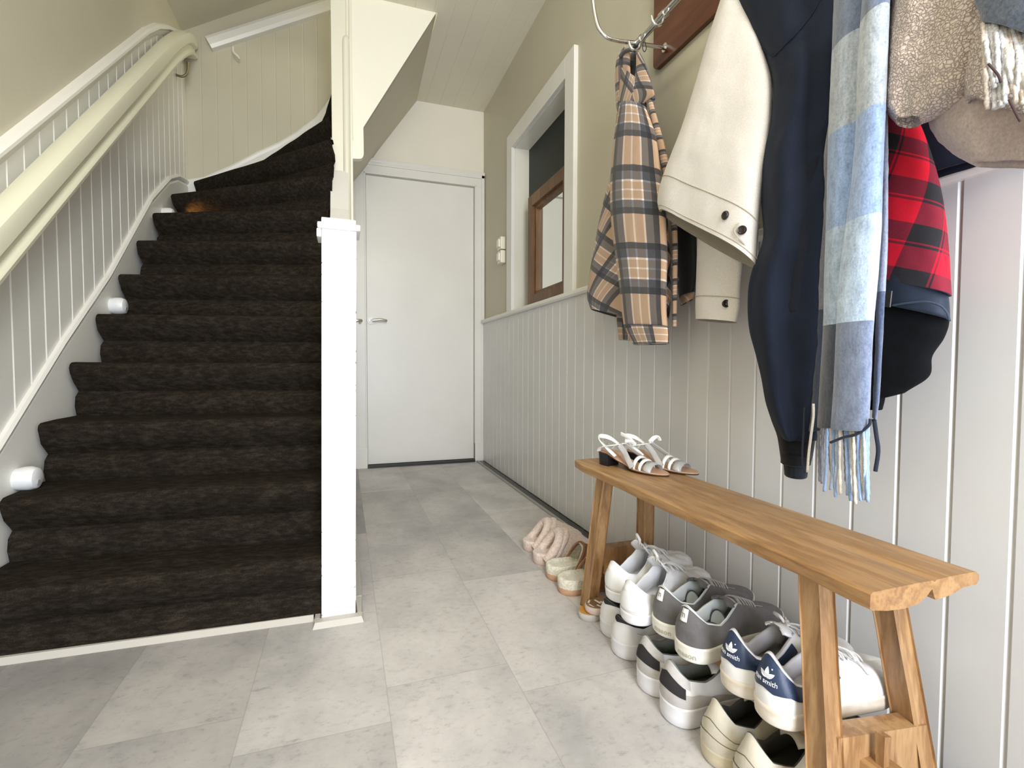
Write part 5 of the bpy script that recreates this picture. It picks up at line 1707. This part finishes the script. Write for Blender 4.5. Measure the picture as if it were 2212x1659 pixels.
    tube(bm, spline([at_x(1390, 90, .872), at_x(1388, 104, .868), at_x(1392, 112, .868), at_x(1396, 104, .868), at_x(1393, 90, .872)], 5), .0012, 6)
    o = obj('hanging_loop', bm, weave('black_loop', (.01, .01, .012)), t, True); o_(o)
plaid_jacket()

# ---- cream denim jacket
def cream_jacket():
    t = thing('jacket', 'cream denim jacket with dark buttons between the plaid and navy jackets', 'jacket', (.84, 1.0, 1.70))
    off = (-.84, -1.0, -1.70)
    CR = weave('cream_denim', (.74, .70, .655), .9, .85, 1.12, 500, .25, .15, .03)
    IN = weave('cream_inside', (.30, .265, .215), .95)
    BT = mat('dark_button', (.020, .014, .013), .16)
    ST = weave('cream_thread', (.50, .45, .37))
    o, inf = drape('body', [(1578, -60), (1558, 0), (1532, 80), (1500, 190), (1470, 285), (1444, 350), (1428, 395), (1420, 432), (1424, 456)],
                 [(1600, -60), (1598, 0), (1625, 60), (1650, 120), (1668, 190), (1664, 290), (1648, 400), (1638, 500), (1633, 578)],
                 [.86, .85, .84, .825, .82], [.86, .85, .84, .83, .82], [.08, .11, .15, .16, .15], CR, t, n=60, ns=90, hang=(0.852, 0.955, 1.700), folds=((1, .10, 1.2, .2), (2, .16, .4, .25), (3, .10, 2.2, .3)), wr=.0045, wscale=11, seed=11, inner=IN, inner_len=.14)
    rows = inf['rows']
    # stitched hem band following the lower edge
    ns = len(rows[0])
    def frow(i, f): 
        a = rows[i]; b = rows[min(i+1, len(rows)-1)]
        return [p.lerp(q, f) for p, q in zip(a, b)]
    bm = bmesh.new()
    for idx in (len(rows)-9, len(rows)-2):
        r_ = rows[idx]
        pts = [r_[j % ns]+Vector((r_[j % ns].x-inf['C'][idx].x, r_[j % ns].y-inf['C'][idx].y, 0)).normalized()*.0006 for j in range(ns//2, ns+1)]
        if idx == len(rows)-9: seam = pts
        else: seam2 = pts
    tube(bm, seam, .0013, 6); obj('hem_seam', bm, ST, t, True)
    bm = bmesh.new(); tube(bm, seam2, .0010, 6); obj('hem_seam', bm, ST, t, True)
    for c in t.children: c.location = off
    def on_front(info, px, py, lift=.002):
        """point of the cloth's front that lies on the given line of sight"""
        best = None; d = ray(px, py).normalized(); o0 = Vector((0, 0, CAMH))
        for i, r_ in enumerate(info['rows']):
            for j in range(ns//2, ns):
                p = r_[j % ns]; v = p-o0; dist = (v-d*v.dot(d)).length
                if best is None or dist < best[0]: best = (dist, i, j, p)
        _, i, j, p = best; R_ = info['rows']
        a = R_[i][(j+1) % ns]-R_[i][(j-1) % ns]; b = R_[min(i+1, len(R_)-1)][j % ns]-R_[max(i-1, 0)][j % ns]
        nn = a.cross(b).normalized()
        if nn.dot(d) > 0: nn = -nn
        return p+nn*lift, nn
    for px, py in ((1572, 466), (1607, 495)):
        p, nn = on_front(inf, px, py, .001); o = disc('button', p, nn, .0095, .0045, BT, t); o.location = off
    # tab strap of the waistband
    p0, n0 = on_front(inf, 1597, 480); p1, n1 = on_front(inf, 1633, 560)
    bm = bmesh.new(); tube(bm, spline([p0+n0*.002, on_front(inf, 1592, 500)[0]+n0*.002, on_front(inf, 1600, 520)[0]+n0*.002, p1+n1*.002], 5), .0016, 6)
    o = obj('tab_edge', bm, ST, t, True); o.location = off
    # sleeve below the hem
    o, i2 = drape('sleeve', [(1512, 440), (1507, 500), (1505, 560), (1503, 620), (1502, 662), (1503, 690)], [(1598, 440), (1604, 500), (1604, 560), (1600, 620), (1598, 665), (1592, 697)],
                 .885, .875, [.08, .09, .085, .08], CR, t, n=36, ns=72, folds=((2, .06, 1, .2),), wr=.002, wscale=12, seed=4, inner=IN, inner_len=.05)
    rr = i2['rows']
    bm = bmesh.new(); r_ = rr[-8]; c_ = i2['C'][-8]
    tube(bm, [r_[j % 72]+(r_[j % 72]-c_).normalized()*.0006 for j in range(36, 73)], .0013, 6); obj('cuff_seam', bm, ST, t, True)
    for c in t.children:
        c.location = off
    ns_save = 72
    best = None; d = ray(1568, 657).normalized(); o0 = Vector((0, 0, CAMH))
    for i, r_ in enumerate(rr):
        for j in range(36, 72):
            v = r_[j]-o0; dist = (v-d*v.dot(d)).length
            if best is None or dist < best[0]: best = (dist, r_[j], i)
    p = best[1]; nn = (p-i2['C'][best[2]]); nn.z = 0; nn = (nn.normalized()*.6-Vector((d.x, d.y, 0)).normalized()).normalized()
    o = disc('button', p+nn*.001, nn, .0095, .0045, BT, t); o.location = off
cream_jacket()

# ---- navy jacket under the scarf
def navy_jacket():
    t = thing('jacket', 'navy blue jacket hanging behind the blue checked scarf', 'jacket', (.84, .8, 1.70))
    off = (-.84, -.8, -1.70)
    NV = weave('navy_cotton', (.0085, .0135, .029), .85, .8, 1.2, 400, .2, .02, .12)
    NV2 = weave('navy_sweat_fabric', (.011, .0145, .026), .95, .8, 1.2, 400, .25, .03, .1)
    BK = weave('black_fleece', (.0045, .005, .007), .95, .7, 1.3, 300, .3, .1)
    o, inf = drape('body', [(1575, -60), (1592, 0), (1625, 70), (1655, 135), (1670, 200), (1662, 280), (1642, 365), (1645, 450), (1648, 520), (1622, 595), (1615, 650), (1618, 710), (1632, 765), (1644, 815), (1654, 868), (1672, 915), (1690, 945)],
                 [(1830, -60), (1825, 0), (1820, 80), (1815, 160), (1812, 240), (1808, 330), (1806, 420), (1804, 500), (1802, 580), (1800, 640), (1798, 700), (1796, 760), (1792, 820), (1788, 870), (1780, 915), (1770, 945)],
                 [.84, .84, .83, .82, .83], [.87, .86, .85, .85, .85], [.12, .15, .16, .16, .12], NV, t, n=70, ns=90, hang=(0.855, 0.755, 1.700), folds=((2, .12, .3, .3), (4, .14, 1.5, .5), (7, .07, 0, .8)), wr=.008, wscale=14, seed=21)
    # long sleeve with a ribbed cuff
    drape('sleeve', [(1640, 560), (1642, 640), (1645, 760), (1650, 850), (1665, 905), (1678, 940), (1684, 975)], [(1775, 560), (1775, 660), (1772, 760), (1768, 850), (1764, 920), (1760, 960), (1756, 985)],
          [.85, .85, .845], [.87, .87, .86], [.10, .10, .08], BK, t, n=40, ns=60, folds=((3, .15, .8, .4), (5, .08, 2, .6)), wr=.006, seed=8)
    drape('cuff', [(1684, 975), (1686, 990), (1686, 998)], [(1757, 982), (1754, 992), (1752, 1003)], .845, .86, .075, BK, t, n=6, ns=60)
    drape('cuff', [(1692, 992), (1693, 1010), (1694, 1024)], [(1748, 996), (1746, 1014), (1744, 1030)], .845, .86, .065, weave('rib_knit_navy', (.008, .011, .018), .95, .6, 1.4, 200, .6, .1, 0, (1, 1, .02)), t, n=6, ns=60)
    # overlying front panel with its dull hem
    drape('front_panel', [(1735, 360), (1728, 440), (1720, 520), (1712, 600), (1702, 650), (1697, 676)], [(1800, 330), (1798, 430), (1796, 520), (1794, 600), (1792, 640), (1790, 672)],
          .80, .83, [.03, .05, .05], NV2, t, n=30, ns=50, folds=((3, .2, .8, .4),), wr=.004, seed=9)
    # pocket flap seam crossing the chest
    bm = bmesh.new(); o0 = Vector((0, 0, CAMH))
    def hit(px, py):
        d = ray(px, py).normalized(); best = None
        for r_ in inf['rows']:
            for j in range(45, 90):
                v = r_[j]-o0; dist = (v-d*v.dot(d)).length
                if best is None or dist < best[0]: best = (dist, r_[j])
        return best[1]-d*.001
    for pts in (((1674, 114), (1700, 88), (1728, 62), (1752, 30), (1775, -5)), ((1592, 10), (1620, 60), (1645, 100), (1668, 120))):
        bm = bmesh.new(); tube(bm, spline([hit(*p) for p in pts], 5), .0016, 6); obj('seam', bm, NV, t, True)
    for c in t.children: c.location = off
navy_jacket()

# ---- blue checked scarf with fringe
def scarf():
    t = thing('scarf', 'long light blue checked wool scarf with a knotted fringe', 'scarf', (.77, .58, 1.70))
    off = (-.77, -.58, -1.70)
    def scarf_mat(name, zb, cols, scale=260):
        m, k = newmat(name, .98)
        tc = k.n('ShaderNodeTexCoord'); sx = k.n('ShaderNodeSeparateXYZ'); k.l(tc.outputs['Object'], sx.inputs[0])
        z = k.math('DIVIDE', sx.outputs[2], 2.0)
        x = k.n('ShaderNodeValToRGB'); cr = x.color_ramp; cr.interpolation = 'CONSTANT'
        while len(cr.elements) > 1: cr.elements.remove(cr.elements[0])
        ss = sorted(zip([0]+[v/2.0 for v in sorted(zb)], cols[::-1]))
        for i, (p, c) in enumerate(ss):
            e = cr.elements[0] if i == 0 else cr.elements.new(p)
            e.position = p; e.color = (*c, 1)
        k.l(z, x.inputs[0])
        n = k.noise(objvec(k), scale, 6, .75); n2 = k.noise(objvec(k, (1, 1, .4)), 90, 4, .7)
        f = k.math('ADD', k.math('MULTIPLY', n, .5), k.math('MULTIPLY', n2, .5))
        c = k.mix(1.0, x.outputs[0], k.ramp(f, [(.36, (.60, .61, .64)), (.5, (1, 1, 1)), (.64, (1.38, 1.34, 1.28))]), 'MULTIPLY')
        k.l(c, k.b.inputs['Base Color']); k.b.inputs['Sheen Weight'].default_value = .5; k.b.inputs['Specular IOR Level'].default_value = .1
        k.bump(f, .6, .003); return m
    z1 = at_x(1915, 28, .76).z; z2 = at_x(1900, 248, .76).z; z3 = at_x(1893, 475, .76).z; z4 = at_x(1885, 701, .76).z
    GB = (.17, .215, .33); PG = (.47, .53, .60); BL = (.34, .47, .76); LB = (.52, .66, .86); SL = (.20, .245, .36)
    SM = scarf_mat('scarf_front_wool', [z1, z2, z3, z4], [GB, PG, BL, LB, SL])
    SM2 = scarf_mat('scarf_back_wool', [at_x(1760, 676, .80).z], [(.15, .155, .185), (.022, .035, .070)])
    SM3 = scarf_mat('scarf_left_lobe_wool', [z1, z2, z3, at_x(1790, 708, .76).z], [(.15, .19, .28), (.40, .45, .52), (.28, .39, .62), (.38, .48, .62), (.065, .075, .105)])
    # layer behind, to the left
    drape('back_layer', [(1815, 60), (1800, 200), (1780, 330), (1770, 450), (1758, 600), (1752, 700), (1748, 800), (1746, 880), (1742, 930)], [(1840, 60), (1835, 200), (1825, 330), (1815, 450), (1808, 600), (1806, 700), (1800, 800), (1796, 880), (1792, 925)],
          .81, .80, .02, SM2, t, n=50, ns=40, folds=((3, .3, 0, .3),), fuzz=.0006, fscale=300)
    # two front lobes
    drape('front_fold', [(1806, -60), (1801, 0), (1796, 130), (1789, 280), (1785, 450), (1780, 600), (1778, 700), (1772, 800), (1768, 870), (1765, 922)], [(1880, -60), (1876, 0), (1868, 130), (1860, 280), (1848, 450), (1838, 600), (1832, 700), (1826, 800), (1822, 870), (1818, 922)],
          .775, .77, [.045, .05, .05, .04, .03], SM3, t, n=60, ns=56, hang=(0.800, 0.600, 1.700), folds=((2, .1, .5, .2), (3, .08, 0, .3)), wr=.002, fuzz=.0006, fscale=300, seed=3)
    drape('front_fold', [(1864, -60), (1862, 0), (1852, 130), (1848, 280), (1838, 400), (1825, 500), (1812, 600), (1806, 700), (1802, 800), (1798, 870), (1794, 925)], [(1926, -60), (1923, 0), (1918, 130), (1912, 280), (1907, 400), (1904, 500), (1897, 600), (1888, 700), (1883, 800), (1880, 870), (1876, 928)],
          .755, .755, [.05, .055, .05, .045, .035], SM, t, n=60, ns=56, hang=(0.785, 0.575, 1.695), folds=((2, .08, 1.5, .2),), wr=.002, fuzz=.0006, fscale=300, seed=7)
    drape('edge_layer', [(1906, 240), (1904, 400), (1898, 560), (1893, 640), (1890, 760), (1886, 860), (1884, 900)], [(1918, 235), (1919, 400), (1917, 560), (1912, 640), (1906, 760), (1900, 860), (1894, 905)],
          .79, .79, .016, scarf_mat('scarf_edge_wool', [at_x(1900, 640, .79).z], [(.38, .42, .55), (.10, .13, .22)]), t, n=36, ns=24, fuzz=.0012, fscale=260)
    # fringe
    rnd = random.Random(5)
    cols = [weave('fringe_blue', (.30, .42, .64)), weave('fringe_cream', (.70, .66, .58)), weave('fringe_grey', (.22, .235, .29)), weave('fringe_pale', (.46, .54, .68)), weave('fringe_brown', (.26, .20, .17))]
    spec = [(1768, 2, 1040, .80), (1774, 4, 1030, .80), (1780, 2, 1045, .79), (1786, 0, 1062, .78), (1792, 4, 1035, .79), (1797, 3, 1058, .77), (1803, 0, 1074, .76), (1809, 3, 1055, .76), (1815, 1, 1068, .755), (1822, 4, 1040, .765), (1826, 0, 1070, .755), (1832, 0, 1082, .76), (1838, 1, 1052, .755), (1844, 1, 1088, .75), (1849, 3, 1070, .755), (1855, 0, 1082, .75), (1860, 1, 1066, .755), (1865, 3, 1080, .75), (1871, 0, 1084, .75), (1876, 0, 1070, .755)]
    for px, ci, py1, x in spec:
        pts = []; w0 = rnd.uniform(-3, 3); w1 = rnd.uniform(-7, 7)
        for i in range(6):
            s = i/5
            pts.append(at_x(px+w0*math.sin(s*PI)+w1*s*s, lerp(912, py1, s), x+rnd.uniform(-.002, .002)))
        bm = bmesh.new(); P = spline(pts, 5)
        tube(bm, P, [.0024+.0004*math.sin(k*1.9) for k in range(len(P))], 7); obj('tassel', bm, cols[ci], t, True)
    for pts, ci, r_ in (([(1757, 872), (1757, 900), (1752, 940), (1747, 980), (1744, 1020)], 1, .0022), ([(1738, 880), (1736, 930), (1733, 990), (1738, 1022)], 2, .0016),
                        ([(1888, 905), (1893, 940), (1897, 975), (1891, 1018)], 2, .0030), ([(1880, 905), (1876, 920), (1850, 938), (1822, 945), (1794, 956)], 2, .0022)):
        bm = bmesh.new(); tube(bm, spline([at_x(px, py, .745 if py1_ else .79) for (px, py), py1_ in zip(pts, [pts[-1][0] == 1794]*9)], 6), r_, 8)
        obj('tassel', bm, cols[ci] if ci != 2 else weave('fringe_navy', (.020, .026, .045)), t, True)
    for c in t.children: c.location = off
    for c in t.children:
        pass
scarf()

# ---- red plaid jacket, its lining, and a black fleece under it
def red_jacket():
    t = thing('jacket', 'red and black plaid flannel jacket with navy lined hem beside the scarf', 'jacket', (.88, .55, 1.5))
    off = (-.88, -.55, -1.5)
    RP = red_plaid()
    NL = weave('navy_lining_cloth', (.022, .032, .055), .6, .9, 1.1, 300, .1)
    drape('body', [(1850, 240), (1845, 300), (1842, 370), (1840, 450), (1842, 530), (1848, 600)], [(1985, 262), (2004, 310), (2026, 380), (2040, 450), (2050, 540), (2056, 640)],
          .895, .885, [.06, .10, .12, .12], RP, t, n=44, ns=72, folds=((2, .10, .3, .2), (3, .06, 1, .3)), wr=.003, seed=31, close_top=True, inner=NL, inner_len=.02)
    drape('lining_hem', [(1850, 598), (1850, 620), (1850, 650)], [(2040, 610), (2050, 645), (2053, 690)], .892, .885, .10, NL, t, n=12, ns=60, wr=.002)
    bm = bmesh.new(); tube(bm, spline([at_x(px, py, .845) for px, py in ((1925, 660), (1960, 655), (2000, 652), (2030, 660), (2046, 676), (2052, 694))], 6), .0015, 8)
    obj('piping', bm, weave('blue_piping', (.05, .075, .12)), t, True)
    bm = bmesh.new()
    p = at_x(1919, 646, .84)
    box(bm, -.0008, .0008, -.0075, .0075, -.013, .013, .0003, mtx=Matrix.Translation(p) @ Matrix.Rotation(R(-28), 4, 'Z') @ Matrix.Rotation(R(8), 4, 'X'))
    obj('care_label', bm, mat('label_grey', (.13, .125, .12), .7), t)
    for c in t.children: c.location = off
red_jacket()
def black_fleece():
    t = thing('jacket', 'black fleece jacket bulging out below the red plaid jacket', 'jacket', (.9, .58, 1.3))
    off = (-.9, -.58, -1.3)
    BK = weave('black_fleece_cloth', (.0022, .0025, .0038), .98, .7, 1.3, 260, .3, .0)
    drape('body', [(1800, 560), (1800, 640), (1802, 720), (1806, 790), (1815, 850), (1850, 868)], [(2040, 640), (2051, 690), (2040, 730), (2014, 770), (2008, 812), (1960, 845)],
          .91, .90, [.09, .12, .11, .09], BK, t, n=40, ns=64, folds=((3, .08, .3, .2),), wr=.004, seed=41)
    drape('sleeve_end', [(1870, 830), (1870, 858), (1872, 882)], [(1914, 840), (1912, 862), (1907, 883)], .89, .885, .05, BK, t, n=8, ns=40)
    for c in t.children: c.location = off
black_fleece()
def navy_coat():
    t = thing('coat', 'dark navy coat mostly hidden behind the beige fleece, resting on the dado rail', 'coat', (.92, .5, 1.5))
    NV = weave('dark_navy_wool', (.006, .009, .022), .95, .8, 1.2, 300, .3, .05)
    drape('body', [(1880, -40), (1885, 60), (1888, 150), (1890, 240), (1888, 330), (1885, 420)], [(2290, -60), (2290, 40), (2285, 120), (2280, 200), (2275, 250), (2270, 303)],
          .925, .93, .055, NV, t, n=30, ns=60, hang=(0.915, 0.550, 1.660), folds=((3, .08, .3, .2),), wr=.003, seed=51)
    for c in t.children: c.location = (-.92, -.5, -1.5)
navy_coat()

# ---- beige teddy fleece coat
def teddy():
    t = thing('coat', 'beige curly teddy fleece coat at the near end of the rack', 'coat', (.82, .42, 1.6))
    m, k = newmat('teddy_fleece', .95)
    v = objvec(k)
    ns_ = k.n('ShaderNodeTexNoise'); ns_.inputs['Scale'].default_value = 60; ns_.inputs['Detail'].default_value = 3; k.l(v, ns_.inputs['Vector'])
    ad = k.n('ShaderNodeVectorMath', operation='MULTIPLY_ADD'); k.l(ns_.outputs['Color'], ad.inputs[0]); ad.inputs[1].default_value = (.016, .016, .016); k.l(v, ad.inputs[2])
    vo = k.n('ShaderNodeTexVoronoi', feature='DISTANCE_TO_EDGE'); vo.inputs['Scale'].default_value = 215; k.l(ad.outputs[0], vo.inputs['Vector'])
    nz = k.noise(v, 14, 3, .5)
    e = k.ramp(vo.outputs['Distance'], [(.0, (.15, .15, .15)), (.14, (.8, .8, .8)), (.5, (1, 1, 1))])
    sepc = k.n('ShaderNodeSeparateColor'); k.l(e, sepc.inputs[0])
    f = sepc.outputs[0]
    c = k.mix(f, (.36, .27, .235), (.70, .60, .535))  # gaps between the curls coloured darker, standing in for their shade
    k.l(c, k.b.inputs['Base Color']); k.b.inputs['Sheen Weight'].default_value = .25; k.b.inputs['Specular IOR Level'].default_value = .2
    k.bump(f, .7, .004)
    SMO = weave('teddy_smooth_side', (.50, .405, .36), .95, .8, 1.15, 220, .5, .3)
    drape('front', [(1925, -60), (1926, 0), (1920, 80), (1915, 150), (1912, 205), (1916, 240), (1934, 262)], [(2180, -60), (2170, 0), (2150, 70), (2130, 130), (2110, 180), (2080, 225), (1990, 266)],
          [.80, .79, .77], [.80, .79, .78], [.12, .13, .12, .06], m, t, n=70, ns=110, hang=(0.835, 0.465, 1.700), folds=((2, .16, .8, .2), (3, .16, 2.0, .3), (5, .07, 0, .4)), wr=.006, fuzz=.0012, fscale=110, seed=61)
    drape('lower_part', [(2030, 150), (2010, 200), (2003, 248), (2012, 282), (2035, 312), (2072, 340), (2100, 354)], [(2330, -60), (2330, 60), (2330, 160), (2330, 240), (2320, 300), (2300, 335), (2250, 357)],
          [.83, .82, .80], [.80, .79, .78], [.10, .12, .11, .05], SMO, t, n=60, ns=90, hang=(0.855, 0.430, 1.680), folds=((2, .10, .8, .2), (3, .08, 2.0, .3)), wr=.006, fuzz=.0010, fscale=120, seed=62)
    drape('sleeve', [(2090, -60), (2085, 40), (2080, 110), (2078, 180), (2085, 222)], [(2420, -60), (2420, 60), (2400, 160), (2370, 260), (2340, 320)],
          [.79, .78, .77], [.78, .77, .76], [.08, .10, .10], m, t, n=50, ns=90, hang=(0.820, 0.420, 1.690), folds=((2, .12, 0, .2), (3, .1, 2.0, .3)), wr=.005, fuzz=.0012, fscale=110, seed=63)
    for c in t.children: c.location = (-.82, -.42, -1.6)
teddy()
def grey_scarf():
    t = thing('scarf', 'dark grey blue scarf with a cream fringe over the teddy fleece coat', 'scarf', (.72, .36, 1.45))
    GM = weave('grey_blue_wool', (.115, .14, .19), .98, .6, 1.35, 240, .6, .4, .1)
    drape('end', [(2100, -60), (2104, 0), (2114, 25), (2122, 48)], [(2400, -60), (2400, 20), (2350, 90), (2300, 105)], .725, .715, [.03, .03, .025], GM, t, n=24, ns=60, hang=(0.790, 0.400, 1.715), folds=((3, .2, 0, .3),), wr=.003, fuzz=.0006, fscale=300, seed=71)
    CRM = weave('fringe_cream_thick', (.62, .54, .47), .95, .6, 1.3, 300, .5); LG = weave('fringe_light_grey', (.58, .58, .60), .95, .6, 1.3, 300, .5)
    rnd = random.Random(9)
    spec = [(2124, 50, 2133, 236, 0), (2131, 52, 2145, 190, 1), (2139, 52, 2152, 235, 1), (2146, 40, 2158, 180, 1), (2152, 45, 2163, 230, 1), (2158, 50, 2176, 225, 1), (2166, 55, 2180, 205, 0), (2172, 56, 2192, 222, 1), (2180, 58, 2196, 230, 0), (2188, 60, 2204, 215, 1), (2196, 64, 2216, 225, 0), (2204, 68, 2222, 230, 1), (2212, 72, 2230, 235, 1), (2222, 76, 2238, 235, 0)]
    for x0, y0, x1, y1, ci in spec:
        pts = []; w = rnd.uniform(-6, 6)
        for i in range(6):
            s = i/5; pts.append(at_x(lerp(x0, x1, s)+w*math.sin(s*PI*1.4), lerp(y0, y1, s), .700+rnd.uniform(-.003, .003)+.026*(1-s)**2))
        bm = bmesh.new(); P = spline(pts, 5); tube(bm, P, [.0026+.0005*math.sin(k*1.7+x0) for k in range(len(P))], 7); obj('tassel', bm, (CRM, LG)[ci], t, True)
    for pts in (((2135, 138), (2146, 150), (2156, 162), (2162, 178)), ((2180, 215), (2192, 240), (2204, 262))):
        bm = bmesh.new(); tube(bm, spline([at_x(a, b, .695) for a, b in pts], 5), .0013, 7); obj('tassel', bm, weave('fringe_dark_thread', (.06, .035, .035)), t, True)
    for c in t.children: c.location = (-.72, -.36, -1.45)
grey_scarf()
